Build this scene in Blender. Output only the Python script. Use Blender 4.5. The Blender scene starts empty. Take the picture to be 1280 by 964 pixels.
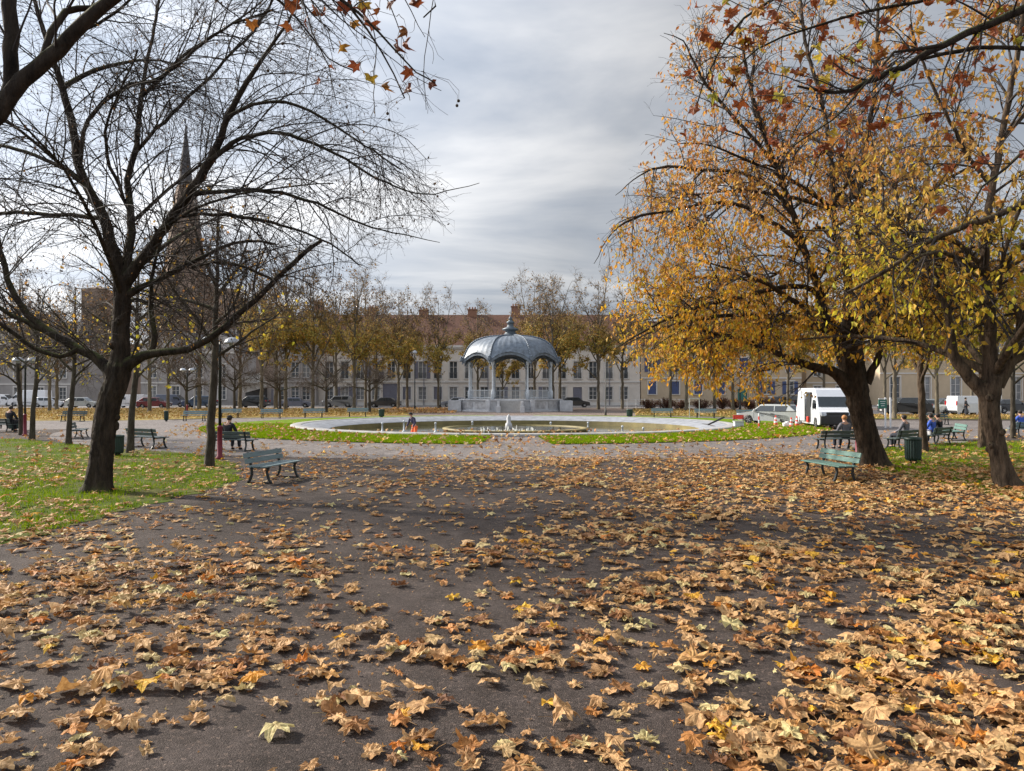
import bpy, bmesh, math, random
import numpy as np
from mathutils import Vector, Matrix
rng = np.random.default_rng(7)
random.seed(7)
PI = math.pi
F = 949.0; CH = 2.25; HY = 490.0
scene = bpy.context.scene
COL = scene.collection

def G(px, py, z=0.0):
    d = (CH - z) * F / (py - HY)
    return Vector(((px - 640) / F * d, d, z))
def P(px, py, d):
    return Vector(((px - 640) / F * d, d, CH + (HY - py) / F * d))

# ------------------------------------------------------------------ materials
def nmat(name):
    m = bpy.data.materials.new(name); m.use_nodes = True
    nt = m.node_tree; b = nt.nodes['Principled BSDF']
    return m, nt, b
def N(nt, t, **kw):
    n = nt.nodes.new(t)
    for k, v in kw.items():
        if k in n.inputs: n.inputs[k].default_value = v
        else: setattr(n, k, v)
    return n
def ramp(nt, fac, stops, interp='LINEAR'):
    r = nt.nodes.new('ShaderNodeValToRGB'); r.color_ramp.interpolation = interp
    e = r.color_ramp.elements
    while len(e) < len(stops): e.new(0.5)
    for i, (p, c) in enumerate(stops):
        e[i].position = p; e[i].color = (c[0], c[1], c[2], 1)
    if fac is not None: nt.links.new(fac, r.inputs['Fac'])
    return r.outputs['Color']
def coords(nt, scale=1.0, kind='Object', stretch=None):
    tc = nt.nodes.new('ShaderNodeTexCoord'); mp = nt.nodes.new('ShaderNodeMapping')
    nt.links.new(tc.outputs[kind], mp.inputs['Vector'])
    s = stretch or (1, 1, 1)
    mp.inputs['Scale'].default_value = (scale * s[0], scale * s[1], scale * s[2])
    return mp.outputs['Vector']
def noise(nt, vec, scale, detail=4, rough=0.6):
    n = N(nt, 'ShaderNodeTexNoise', Scale=scale, Detail=detail, Roughness=rough)
    if vec is not None: nt.links.new(vec, n.inputs['Vector'])
    return n.outputs['Fac']
def bump(nt, b, h, strength=0.5, dist=0.02):
    n = N(nt, 'ShaderNodeBump', Strength=strength, Distance=dist)
    nt.links.new(h, n.inputs['Height']); nt.links.new(n.outputs['Normal'], b.inputs['Normal'])
def mix(nt, fac, a, b, t='MIX'):
    m = nt.nodes.new('ShaderNodeMix'); m.data_type = 'RGBA'; m.blend_type = t
    for s, v in ((m.inputs['Factor'], fac), (m.inputs['A'], a), (m.inputs['B'], b)):
        if hasattr(v, 'is_output') or isinstance(v, bpy.types.NodeSocket): nt.links.new(v, s)
        elif isinstance(v, (int, float)): s.default_value = v
        else: s.default_value = (v[0], v[1], v[2], 1)
    return m.outputs['Result']
def simple(name, c, rough=0.6, metal=0.0, var=0.25, scale=6.0, bmp=0.0, coat=0.0, spec=0.5):
    m, nt, b = nmat(name)
    v = coords(nt)
    n = noise(nt, v, scale, 6, 0.65)
    lo = [x * (1 - var) for x in c]; hi = [min(1, x * (1 + var)) for x in c]
    nt.links.new(ramp(nt, n, [(0.25, lo), (0.75, hi)]), b.inputs['Base Color'])
    b.inputs['Roughness'].default_value = rough; b.inputs['Metallic'].default_value = metal
    b.inputs['Coat Weight'].default_value = coat; b.inputs['Specular IOR Level'].default_value = spec
    if bmp: bump(nt, b, noise(nt, v, scale * 5, 5), bmp, 0.02)
    return m
def island(name, stops, rough=0.6, trans=0.35, tint=None, spec=0.3, veins=False):
    """leaf material: colour from the random value of each loose leaf"""
    m, nt, b = nmat(name)
    g = nt.nodes.new('ShaderNodeNewGeometry')
    c = ramp(nt, g.outputs['Random Per Island'], stops, 'LINEAR')
    v = coords(nt)
    n2 = noise(nt, v, 22 if veins else 9, 4)
    c = mix(nt, 1.0, c, ramp(nt, n2, [(0.3, (0.50, 0.42, 0.36) if veins else (0.62, 0.55, 0.5)), (0.62, (1.04, 1.04, 1.04))]), 'MULTIPLY')
    if tint:  # kind of leaf changes from one side of the crown to the other
        at = nt.nodes.new('ShaderNodeAttribute'); at.attribute_name = 'tint'
        c2 = ramp(nt, g.outputs['Random Per Island'], tint)
        c = mix(nt, at.outputs['Fac'], c, c2)
    nt.links.new(c, b.inputs['Base Color'])
    b.inputs['Roughness'].default_value = rough; b.inputs['Specular IOR Level'].default_value = spec
    if trans:
        tr = nt.nodes.new('ShaderNodeBsdfTranslucent'); ms = nt.nodes.new('ShaderNodeMixShader')
        nt.links.new(c, tr.inputs['Color']); ms.inputs[0].default_value = trans
        nt.links.new(b.outputs[0], ms.inputs[1]); nt.links.new(tr.outputs[0], ms.inputs[2])
        nt.links.new(ms.outputs[0], nt.nodes['Material Output'].inputs['Surface'])
    return m

M = {}
def bark(name, c0, c1, moss=0.0, sc=9):
    m, nt, b = nmat(name)
    v = coords(nt, 1, 'Object', (1, 1, 0.28))
    n = noise(nt, v, sc, 8, 0.7)
    col = ramp(nt, n, [(0.32, c0), (0.68, c1)])
    v2 = coords(nt); n2 = noise(nt, v2, 2.2, 5, 0.6)
    if moss:
        gm = nt.nodes.new('ShaderNodeNewGeometry'); sp = nt.nodes.new('ShaderNodeSeparateXYZ')
        nt.links.new(gm.outputs['Normal'], sp.inputs[0])
        ma = nt.nodes.new('ShaderNodeMath'); ma.operation = 'MULTIPLY_ADD'
        nt.links.new(sp.outputs['Z'], ma.inputs[0]); ma.inputs[1].default_value = 0.9; ma.inputs[2].default_value = moss - 0.5
        mb = nt.nodes.new('ShaderNodeMath'); mb.operation = 'MULTIPLY'; mb.use_clamp = True
        nt.links.new(ma.outputs[0], mb.inputs[0]); nt.links.new(ramp(nt, n2, [(0.4, (0, 0, 0)), (0.6, (1, 1, 1))]), mb.inputs[1])
        col = mix(nt, mb.outputs[0], col, (0.10, 0.12, 0.035))
    nt.links.new(col, b.inputs['Base Color'])
    b.inputs['Roughness'].default_value = 0.9; b.inputs['Specular IOR Level'].default_value = 0.2
    vo = N(nt, 'ShaderNodeTexVoronoi', Scale=sc * 1.6); nt.links.new(v, vo.inputs['Vector'])
    vo.feature = 'DISTANCE_TO_EDGE'
    ad = nt.nodes.new('ShaderNodeMath'); ad.operation = 'MULTIPLY_ADD'
    nt.links.new(vo.outputs['Distance'], ad.inputs[0]); ad.inputs[1].default_value = 0.8; nt.links.new(n, ad.inputs[2])
    bump(nt, b, ad.outputs[0], 0.9, 0.05)
    return m
M['bark'] = bark('bark_dark', (0.008, 0.006, 0.005), (0.062, 0.046, 0.034), 0.40)
M['bark2'] = bark('bark_brown', (0.010, 0.0075, 0.005), (0.085, 0.060, 0.040), 0.15)
M['bark3'] = bark('bark_patchy', (0.012, 0.008, 0.006), (0.14, 0.10, 0.068), 0.1, 8)
M['barkg'] = bark('bark_grey', (0.024, 0.020, 0.016), (0.105, 0.088, 0.066), 0.35, 6)
M['barkp'] = bark('bark_plane', (0.07, 0.058, 0.042), (0.22, 0.19, 0.14), 0.25, 3)
M['twig'] = simple('twig', (0.030, 0.022, 0.018), 0.85, var=0.4)
M['twigb'] = simple('twig_brown', (0.085, 0.062, 0.046), 0.85, var=0.4)
M['seed'] = simple('seed_ball', (0.06, 0.04, 0.025), 0.9)
DEAD = [(0.0, (0.66, 0.44, 0.22)), (0.14, (0.54, 0.32, 0.14)), (0.28, (0.68, 0.43, 0.20)), (0.40, (0.36, 0.17, 0.06)), (0.48, (0.62, 0.46, 0.22)),
        (0.56, (0.62, 0.55, 0.26)), (0.64, (0.52, 0.23, 0.06)), (0.73, (0.17, 0.075, 0.035)), (0.82, (0.62, 0.34, 0.11)), (0.90, (0.56, 0.36, 0.17)), (0.95, (0.66, 0.22, 0.03)), (1.0, (0.78, 0.50, 0.05))]
M['dead'] = island('fallen_leaf', DEAD, 0.62, 0.22, veins=True)
def _creases():
    m = M['dead']; nt = m.node_tree; b = nt.nodes['Principled BSDF']
    v = coords(nt); bump(nt, b, noise(nt, v, 55, 4), 0.5, 0.012)
_creases()
M['deadfar'] = island('fallen_leaf_yellow', [(0, (0.42, 0.30, 0.10)), (0.4, (0.50, 0.33, 0.10)), (0.7, (0.36, 0.20, 0.07)), (1, (0.58, 0.44, 0.14))], 0.7, 0.1)
M['leafT2'] = island('autumn_leaf_gold', [(0, (0.80, 0.36, 0.03)), (0.28, (0.88, 0.52, 0.035)), (0.45, (0.60, 0.46, 0.06)), (0.62, (0.52, 0.30, 0.12)), (0.74, (0.78, 0.42, 0.04)), (0.86, (0.48, 0.48, 0.04)), (1, (0.92, 0.62, 0.04))], 0.5, 0.5,
                     tint=[(0, (0.50, 0.17, 0.035)), (0.3, (0.66, 0.33, 0.10)), (0.5, (0.34, 0.12, 0.045)), (0.7, (0.62, 0.40, 0.18)), (0.85, (0.74, 0.38, 0.05)), (1, (0.40, 0.15, 0.04))])
M['leafT3'] = island('autumn_leaf_green', [(0, (0.36, 0.40, 0.04)), (0.3, (0.62, 0.55, 0.05)), (0.7, (0.80, 0.56, 0.05)), (1, (0.66, 0.36, 0.06))], 0.5, 0.45,
                     tint=[(0, (0.56, 0.25, 0.05)), (0.5, (0.48, 0.30, 0.09)), (1, (0.36, 0.15, 0.05))])
M['leafbrown'] = island('plane_leaf', [(0, (0.20, 0.055, 0.025)), (0.35, (0.34, 0.10, 0.03)), (0.6, (0.26, 0.08, 0.03)), (0.8, (0.52, 0.26, 0.05)), (0.92, (0.56, 0.42, 0.05)), (1, (0.40, 0.40, 0.06))], 0.5, 0.4)
M['leafrust'] = island('rust_leaf', [(0, (0.13, 0.035, 0.018)), (0.4, (0.22, 0.06, 0.022)), (0.7, (0.30, 0.10, 0.03)), (0.9, (0.36, 0.18, 0.03)), (1, (0.40, 0.34, 0.04))], 0.5, 0.35)
M['leafdark'] = island('withered_leaf', [(0, (0.07, 0.04, 0.025)), (0.8, (0.13, 0.07, 0.035)), (1, (0.45, 0.22, 0.04))], 0.7, 0.1)
M['leafolive'] = island('olive_leaf', [(0, (0.34, 0.32, 0.08)), (0.4, (0.46, 0.40, 0.10)), (0.7, (0.64, 0.46, 0.10)), (0.9, (0.56, 0.30, 0.09)), (1, (0.88, 0.52, 0.07))], 0.6, 0.3,
                        tint=[(0, (0.19, 0.12, 0.065)), (0.5, (0.27, 0.17, 0.08)), (1, (0.36, 0.22, 0.09))])

def ground_mat(name, c0, c1, c2, grain=60, patch=0.35, bstr=0.6, rough=0.85, extra=None):
    m, nt, b = nmat(name)
    v = coords(nt)
    g = noise(nt, v, grain, 6, 0.75)
    p = noise(nt, v, patch, 6, 0.62)
    col = mix(nt, ramp(nt, p, [(0.38, (0, 0, 0)), (0.62, (1, 1, 1))]), c0, c1)
    col = mix(nt, ramp(nt, g, [(0.50, (0, 0, 0)), (0.62, (1, 1, 1))]), col, c2)
    vs_ = N(nt, 'ShaderNodeTexVoronoi', Scale=grain * .55); nt.links.new(v, vs_.inputs['Vector'])
    sv = nt.nodes.new('ShaderNodeSeparateColor'); nt.links.new(vs_.outputs['Color'], sv.inputs[0])
    col = mix(nt, 1.0, col, ramp(nt, sv.outputs[0], [(0.1, (.62, .62, .62)), (0.6, (1, 1, 1)), (0.93, (1.1, 1.1, 1.1)), (0.97, (1.9, 1.8, 1.7))]), 'MULTIPLY')
    dirt = noise(nt, coords(nt, 1, 'Object', (1, .35, 1)), 1.3, 8, 0.72)
    col = mix(nt, ramp(nt, dirt, [(0.50, (0, 0, 0)), (0.66, (.55, .55, .55))]), col, [x * 1.5 for x in c1])
    mid = noise(nt, v, 3.1, 5, 0.6)
    col = mix(nt, 1.0, col, ramp(nt, mid, [(0.3, (0.58, 0.56, 0.54)), (0.7, (1.0, 1.0, 1.0))]), 'MULTIPLY')
    nt.links.new(col, b.inputs['Base Color'])
    b.inputs['Roughness'].default_value = rough; b.inputs['Specular IOR Level'].default_value = 0.08 if 'lawn' in name else 0.22
    ad = nt.nodes.new('ShaderNodeMath'); ad.operation = 'MULTIPLY_ADD'
    vo = N(nt, 'ShaderNodeTexVoronoi', Scale=grain * 1.3); nt.links.new(v, vo.inputs['Vector'])
    nt.links.new(vo.outputs['Distance'], ad.inputs[0]); ad.inputs[1].default_value = -0.7; nt.links.new(g, ad.inputs[2])
    bump(nt, b, ad.outputs[0], bstr, 0.012)
    return m
M['asphalt'] = ground_mat('worn_asphalt', (0.042, 0.032, 0.029), (0.078, 0.062, 0.056), (0.175, 0.14, 0.12), 85, 0.45, 0.8)
M['path'] = ground_mat('pale_path', (0.165, 0.148, 0.145), (0.205, 0.186, 0.182), (0.28, 0.255, 0.245), 40, 0.25, 0.5)
M['plaza'] = ground_mat('brown_gravel', (0.20, 0.155, 0.13), (0.24, 0.19, 0.165), (0.30, 0.25, 0.22), 30, 0.2, 0.4)
M['street'] = ground_mat('street_asphalt', (0.24, 0.225, 0.22), (0.29, 0.275, 0.27), (0.33, 0.31, 0.30), 30, 0.15, 0.3)
M['lawn'] = ground_mat('lawn_soil', (0.075, 0.125, 0.010), (0.11, 0.095, 0.035), (0.12, 0.17, 0.014), 30, 0.5, 0.8)
M['lawnring'] = ground_mat('lawn_fresh', (0.13, 0.23, 0.010), (0.17, 0.25, 0.015), (0.19, 0.29, 0.018), 30, 0.6, 0.8)
M['lawnyel'] = ground_mat('lawn_leafy', (0.22, 0.19, 0.05), (0.36, 0.27, 0.09), (0.42, 0.28, 0.09), 2.2, 0.3, 0.5)
M['lawngrn'] = ground_mat('lawn_far', (0.12, 0.15, 0.035), (0.19, 0.18, 0.05), (0.24, 0.20, 0.06), 2.2, 0.3, 0.5)
M['blade'] = island('grass_blade', [(0, (0.10, 0.21, 0.004)), (0.5, (0.22, 0.36, 0.006)), (1, (0.40, 0.48, 0.015))], 0.9, 0.25, spec=0.06)
M['concrete'] = simple('concrete_rim', (0.30, 0.295, 0.29), 0.8, var=0.45, scale=2.4, bmp=0.2)
M['apron'] = simple('concrete_apron', (0.235, 0.25, 0.28), 0.75, var=0.38, scale=1.6, bmp=0.1)
M['algae'] = simple('algae_floor', (0.19, 0.155, 0.055), 0.55, var=0.65, scale=0.5, bmp=0.2)
M['water'] = simple('pool_water', (0.05, 0.052, 0.028), 0.09, var=0.5, scale=0.6)
M['foam'] = simple('foam', (0.55, 0.57, 0.53), 0.5, var=0.1)
M['marble'] = simple('marble', (0.48, 0.49, 0.51), 0.6, var=0.28, scale=1.6, bmp=0.15)
M['slate_blue'] = simple('zinc_dome', (0.15, 0.18, 0.22), 0.5, 0.2, var=0.5, scale=2.5)
M['zinc_dark'] = simple('zinc_dark', (0.10, 0.125, 0.15), 0.5, 0.3, var=0.3, scale=3)
M['ironwhite'] = simple('painted_iron', (0.50, 0.54, 0.58), 0.5, var=0.15)
M['stucco'] = simple('stucco', (0.64, 0.59, 0.53), 0.9, var=0.16, scale=0.5, bmp=0.1)
M['stonegrey'] = simple('stone_grey', (0.33, 0.31, 0.30), 0.9, var=0.25, scale=0.5, bmp=0.1)
M['beige'] = simple('render_beige', (0.50, 0.40, 0.28), 0.9, var=0.14, scale=0.5, bmp=0.1)
M['white_trim'] = simple('white_trim', (0.62, 0.60, 0.57), 0.7, var=0.08)
M['shutter_grey'] = simple('shutter_grey', (0.16, 0.16, 0.20), 0.6, var=0.15)
M['shutter_blue'] = simple('shutter_blue', (0.07, 0.10, 0.22), 0.6, var=0.15)
M['door_green'] = simple('door_green', (0.03, 0.16, 0.14), 0.6)
M['glass'] = simple('window_glass', (0.045, 0.055, 0.065), 0.12, var=0.5, scale=0.6, spec=0.7)
M['curtain'] = simple('curtain_glass', (0.20, 0.21, 0.22), 0.2, var=0.4, scale=0.8, spec=0.7)
def tiles(name, c0, c1):
    m, nt, b = nmat(name); v = coords(nt)
    br = N(nt, 'ShaderNodeTexBrick', Scale=2.2); nt.links.new(v, br.inputs['Vector'])
    n = noise(nt, v, 1.2, 5)
    nt.links.new(mix(nt, 0.25, ramp(nt, n, [(0.3, c0), (0.7, c1)]), br.outputs['Color'], 'MULTIPLY'), b.inputs['Base Color'])
    b.inputs['Roughness'].default_value = 0.85
    w = N(nt, 'ShaderNodeTexWave', Scale=2.5, Distortion=1.0); nt.links.new(v, w.inputs['Vector'])
    bump(nt, b, w.outputs['Fac'], 0.5, 0.05)
    return m
M['redtile'] = tiles('red_roof_tiles', (0.10, 0.042, 0.026), (0.165, 0.072, 0.042))
M['slate'] = tiles('slate_roof', (0.075, 0.075, 0.085), (0.13, 0.125, 0.13))
M['brick'] = simple('chimney_brick', (0.25, 0.13, 0.085), 0.9, var=0.2)
M['tower'] = simple('tower_sandstone', (0.27, 0.195, 0.15), 0.9, var=0.3, scale=0.25, bmp=0.3)
M['slats'] = None
def slat_mat(name, c, c2):
    m, nt, b = nmat(name); v = coords(nt, 1, 'Object', (1, 12, 12))
    n = noise(nt, v, 3.0, 8, 0.7)
    nt.links.new(ramp(nt, n, [(0.3, c2), (0.48, c), (0.8, [x * 1.25 for x in c])]), b.inputs['Base Color'])
    b.inputs['Roughness'].default_value = 0.5
    bump(nt, b, n, 0.3, 0.01)
    return m
M['slats'] = slat_mat('bench_green_slats', (0.10, 0.19, 0.165), (0.05, 0.085, 0.075))
M['slatsb'] = slat_mat('bench_blue_slats', (0.15, 0.215, 0.23), (0.07, 0.10, 0.11))
M['slatsd'] = slat_mat('bench_dark_slats', (0.06, 0.085, 0.083), (0.03, 0.045, 0.045))
M['iron'] = simple('cast_iron', (0.018, 0.024, 0.026), 0.45, 0.3, var=0.4, scale=12)
M['bingreen'] = simple('bin_green', (0.012, 0.034, 0.029), 0.45, var=0.25)
M['polegrey'] = simple('pole_grey', (0.10, 0.095, 0.09), 0.6)
M['polepale'] = simple('pole_pale', (0.42, 0.42, 0.41), 0.6)
M['bordeaux'] = simple('bordeaux_paint', (0.17, 0.012, 0.03), 0.5, var=0.15)
M['opal'] = simple('opal_shade', (0.42, 0.45, 0.50), 0.35, var=0.08)
M['tyre'] = simple('tyre', (0.015, 0.015, 0.016), 0.8)
M['rim'] = simple('alloy_rim', (0.38, 0.39, 0.40), 0.35, 0.7)
M['carglass'] = simple('car_glass', (0.03, 0.037, 0.042), 0.06, var=0.3, spec=0.8)
M['plastic'] = simple('black_plastic', (0.022, 0.023, 0.026), 0.55)
M['lamp_red'] = simple('tail_light', (0.42, 0.012, 0.015), 0.25)
M['lamp_clear'] = simple('head_light', (0.45, 0.48, 0.52), 0.1, 0.3)
M['plate'] = simple('number_plate', (0.6, 0.6, 0.58), 0.5)
M['orange'] = simple('orange_oilskin', (0.85, 0.13, 0.012), 0.55, var=0.15, scale=9)
M['navy'] = simple('navy_cloth', (0.035, 0.032, 0.075), 0.85, var=0.3, scale=9)
M['black'] = simple('black_cloth', (0.016, 0.017, 0.022), 0.9, var=0.3, scale=9)
M['greycloth'] = simple('grey_cloth', (0.12, 0.12, 0.14), 0.9, var=0.25, scale=9)
M['darkcloth'] = simple('dark_trousers', (0.03, 0.035, 0.05), 0.9, var=0.25, scale=9)
M['bluecloth'] = simple('blue_cloth', (0.035, 0.09, 0.42), 0.8, var=0.2, scale=9)
M['palecloth'] = simple('pale_cloth', (0.5, 0.5, 0.52), 0.85, var=0.15, scale=9)
M['skin'] = simple('skin', (0.50, 0.29, 0.20), 0.6, var=0.1)
M['hair'] = simple('hair_dark', (0.025, 0.018, 0.013), 0.7)
M['hairred'] = simple('hair_ginger', (0.42, 0.19, 0.07), 0.7)
M['conered'] = simple('cone_red', (0.72, 0.05, 0.03), 0.5)
M['white'] = simple('white_paint', (0.72, 0.73, 0.74), 0.5, var=0.06)
M['signgreen'] = simple('sign_green', (0.02, 0.14, 0.10), 0.5)
M['shrubred'] = island('shrub_leaf_red', [(0, (0.09, 0.03, 0.025)), (0.5, (0.15, 0.05, 0.035)), (1, (0.10, 0.09, 0.03))], 0.6, 0.2)
M['kerb'] = simple('kerb_stone', (0.36, 0.35, 0.34), 0.85, var=0.2)
_paint = {}
def paint(c, name):
    if name not in _paint:
        _paint[name] = simple('car_paint_' + name, c, 0.3, 0.15, var=0.05, coat=0.6)
    return _paint[name]

# ------------------------------------------------------------------ object helpers
def tag(o, label=None, cat=None, group=None, kind=None):
    if label: o['label'] = label
    if cat: o['category'] = cat
    if group: o['group'] = group
    if kind: o['kind'] = kind
    return o
def empty(name, loc, label, cat, group=None, rz=0.0, sc=1.0):
    o = bpy.data.objects.new(name, None); COL.objects.link(o)
    o.location = loc; o.rotation_euler = (0, 0, rz); o.scale = (sc, sc, sc)
    o.empty_display_size = 0.3
    return tag(o, label, cat, group)
def link(name, me, mat, parent=None):
    o = bpy.data.objects.new(name, me); COL.objects.link(o)
    if mat is not None and len(me.materials) == 0: me.materials.append(mat)
    if parent is not None: o.parent = parent
    return o
def copy_tree(o, parent=None):
    c = o.copy(); COL.objects.link(c); c.parent = parent
    for ch in list(o.children): copy_tree(ch, c)
    return c
class MB:
    """collects simple shapes into one mesh"""
    def __init__(s): s.bm = bmesh.new()
    def box(s, c, d, rot=None, bev=0.0):
        r = bmesh.ops.create_cube(s.bm, size=1.0)
        vs = r['verts']
        bmesh.ops.scale(s.bm, vec=d, verts=vs)
        if bev:
            es = list({e for v in vs for e in v.link_edges})
            rr = bmesh.ops.bevel(s.bm, geom=es, offset=bev, segments=2, affect='EDGES', profile=0.7)
            vs = list({v for f in rr['faces'] for v in f.verts})
        if rot is not None: bmesh.ops.rotate(s.bm, matrix=rot, verts=vs)
        bmesh.ops.translate(s.bm, vec=c, verts=vs)
        return s
    def bar(s, a, b, r, r2=None, seg=8):
        a = Vector(a); b = Vector(b); d = b - a
        m = d.to_track_quat('Z', 'Y').to_matrix().to_4x4(); m.translation = (a + b) / 2
        bmesh.ops.create_cone(s.bm, cap_ends=True, segments=seg, radius1=r, radius2=r if r2 is None else r2, depth=d.length, matrix=m)
        return s
    def flat(s, a, b, w, t, up=(0, 0, 1)):
        a = Vector(a); b = Vector(b); d = (b - a); y = d.normalized(); x = y.cross(Vector(up)).normalized(); z = x.cross(y)
        m = Matrix((x, y, z)).transposed().to_4x4(); m.translation = (a + b) / 2
        bmesh.ops.create_cube(s.bm, size=1.0, matrix=m @ Matrix.Diagonal((w, d.length, t, 1)))
        return s
    def sphere(s, c, r, sc=(1, 1, 1), seg=12):
        m = Matrix.Translation(c) @ Matrix.Diagonal((sc[0], sc[1], sc[2], 1))
        bmesh.ops.create_uvsphere(s.bm, u_segments=seg, v_segments=max(6, seg // 2), radius=r, matrix=m)
        return s
    def lathe(s, prof, seg=24, c=(0, 0, 0), phase=0.0, axis='z'):
        rings = []
        for r, z in prof:
            ring = []
            for i in range(seg):
                a = 2 * PI * i / seg + phase
                p = (r * math.cos(a), r * math.sin(a), z) if axis == 'z' else (z, r * math.cos(a), r * math.sin(a))
                ring.append(s.bm.verts.new((c[0] + p[0], c[1] + p[1], c[2] + p[2])))
            rings.append(ring)
        for a, b in zip(rings, rings[1:]):
            for i in range(seg):
                j = (i + 1) % seg
                s.bm.faces.new((a[i], a[j], b[j], b[i]))
        for ring, (r, z) in ((rings[0], prof[0]), (rings[-1], prof[-1])):
            if r > 1e-4:
                try: s.bm.faces.new(ring)
                except ValueError: pass
        return s
    def poly(s, pts):
        s.bm.faces.new([s.bm.verts.new(p) for p in pts]); return s
    def prism(s, pts2, y0, y1, f0=None, f1=None):
        """profile in x,z extruded along y; optional functions pull the sides"""
        a = [s.bm.verts.new((x, y0, z)) for x, z in pts2]
        b = [s.bm.verts.new((x, y1, z)) for x, z in pts2]
        s.bm.faces.new(a); s.bm.faces.new(list(reversed(b)))
        n = len(a)
        for i in range(n):
            j = (i + 1) % n
            s.bm.faces.new((a[j], a[i], b[i], b[j]))
        return s
    def build(s, name, mat, parent=None, smooth=False, bevel=0.0, seg=2):
        bmesh.ops.recalc_face_normals(s.bm, faces=s.bm.faces[:])
        if bevel:
            es = [e for e in s.bm.edges if len(e.link_faces) == 2 and e.calc_face_angle(0) > 0.5]
            bmesh.ops.bevel(s.bm, geom=es, offset=bevel, segments=seg, affect='EDGES', profile=0.6, clamp_overlap=True)
        me = bpy.data.meshes.new(name); s.bm.to_mesh(me); s.bm.free()
        if smooth:
            for p in me.polygons: p.use_smooth = True
        return link(name, me, mat, parent)

def npmesh(name, V, Fs, mat, parent=None, smooth=False, attr=None):
    """V (n,3), Fs list of (m,k) index arrays"""
    me = bpy.data.meshes.new(name)
    V = np.asarray(V, np.float32)
    Fs = [np.asarray(f, np.int32) for f in Fs if len(f)]
    nl = sum(f.size for f in Fs); nf = sum(len(f) for f in Fs)
    me.vertices.add(len(V)); me.vertices.foreach_set('co', V.ravel())
    me.loops.add(nl); me.loops.foreach_set('vertex_index', np.concatenate([f.ravel() for f in Fs]))
    me.polygons.add(nf)
    cnt = np.concatenate([np.full(len(f), f.shape[1], np.int32) for f in Fs])
    st = np.concatenate([[0], np.cumsum(cnt)[:-1]]).astype(np.int32)
    me.polygons.foreach_set('loop_start', st); me.polygons.foreach_set('loop_total', cnt)
    me.polygons.foreach_set('use_smooth', np.full(nf, smooth, bool))
    me.update(calc_edges=True)
    if attr is not None:
        a = me.attributes.new('tint', 'FLOAT', 'POINT'); a.data.foreach_set('value', np.asarray(attr, np.float32))
    return link(name, me, mat, parent)

# ------------------------------------------------------------------ vectorised tubes and growth
def norm(v): return v / (np.linalg.norm(v, axis=-1, keepdims=True) + 1e-9)
class Tubes:
    def __init__(s): s.V = []; s.Q = []; s.T = []; s.n = 0
    def add(s, Pt, R, sides=3):
        """Pt (B,N,3), R (B,N)"""
        if len(Pt) == 0: return
        B, Nn, _ = Pt.shape
        T = np.gradient(Pt, axis=1); T = norm(T)
        mean = norm(Pt[:, -1] - Pt[:, 0])
        ref = np.where(np.abs(mean[:, 2:3]) < 0.8, np.array([[0, 0, 1.0]]), np.array([[1.0, 0, 0]]))
        ref = np.repeat(ref[:, None, :], Nn, 1)
        U = norm(np.cross(T, ref)); W = np.cross(T, U)
        a = np.arange(sides) * 2 * PI / sides
        ring = Pt[:, :, None, :] + R[:, :, None, None] * (U[:, :, None, :] * np.cos(a)[None, None, :, None] + W[:, :, None, :] * np.sin(a)[None, None, :, None])
        s.V.append(ring.reshape(-1, 3))
        b = np.arange(B)[:, None, None] * Nn * sides; i = np.arange(Nn - 1)[None, :, None] * sides; k = np.arange(sides)[None, None, :]; k2 = (k + 1) % sides
        q = np.stack(np.broadcast_arrays(b + i + k, b + i + k2, b + i + sides + k2, b + i + sides + k), -1).reshape(-1, 4) + s.n
        s.Q.append(q); s.n += B * Nn * sides
    def build(s, name, mat, parent, smooth=True):
        return npmesh(name, np.concatenate(s.V), [np.concatenate(s.Q)], mat, parent, smooth)

def grow(Pt, R, count, smin, smax, L0, L1, A0, A1, nseg, droop, wig, rfac, rmax, rend, lift=0.0, r=rng, taper=True):
    """children of the given branches; droop pulls down along the child"""
    B, Nn, _ = Pt.shape
    cnt = np.asarray(count) if np.ndim(count) else np.full(B, count)
    idx = np.repeat(np.arange(B), cnt)
    K = len(idx)
    if K == 0: return np.zeros((0, nseg, 3)), np.zeros((0, nseg))
    s = r.uniform(smin, smax, K) * (Nn - 1)
    i0 = np.clip(s.astype(int), 0, Nn - 2); f = (s - i0)[:, None]
    p = Pt[idx, i0] * (1 - f) + Pt[idx, i0 + 1] * f
    rad = R[idx, i0] * (1 - f[:, 0]) + R[idx, i0 + 1] * f[:, 0]
    t = norm(Pt[idx, i0 + 1] - Pt[idx, i0])
    q = r.normal(size=(K, 3)); q = norm(q - t * (q * t).sum(-1, keepdims=True))
    a = np.radians(r.uniform(A0, A1, K))[:, None]
    d = norm(t * np.cos(a) + q * np.sin(a)); d[:, 2] += lift; d = norm(d)
    L = r.uniform(L0, L1, K)
    if taper: L = L * (1.0 - 0.45 * (s / (Nn - 1)))
    step = (L / (nseg - 1))[:, None]
    out = np.zeros((K, nseg, 3)); out[:, 0] = p
    for k in range(1, nseg):
        out[:, k] = out[:, k - 1] + d * step
        d = d + r.normal(size=(K, 3)) * wig
        d[:, 2] -= droop * step[:, 0]
        d = norm(d)
    r0 = np.minimum(rad * rfac, rmax)
    r0 = np.maximum(r0, rend)
    w = np.linspace(1, 0, nseg)[None, :]
    return out, r0[:, None] * w + rend * (1 - w)

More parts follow.
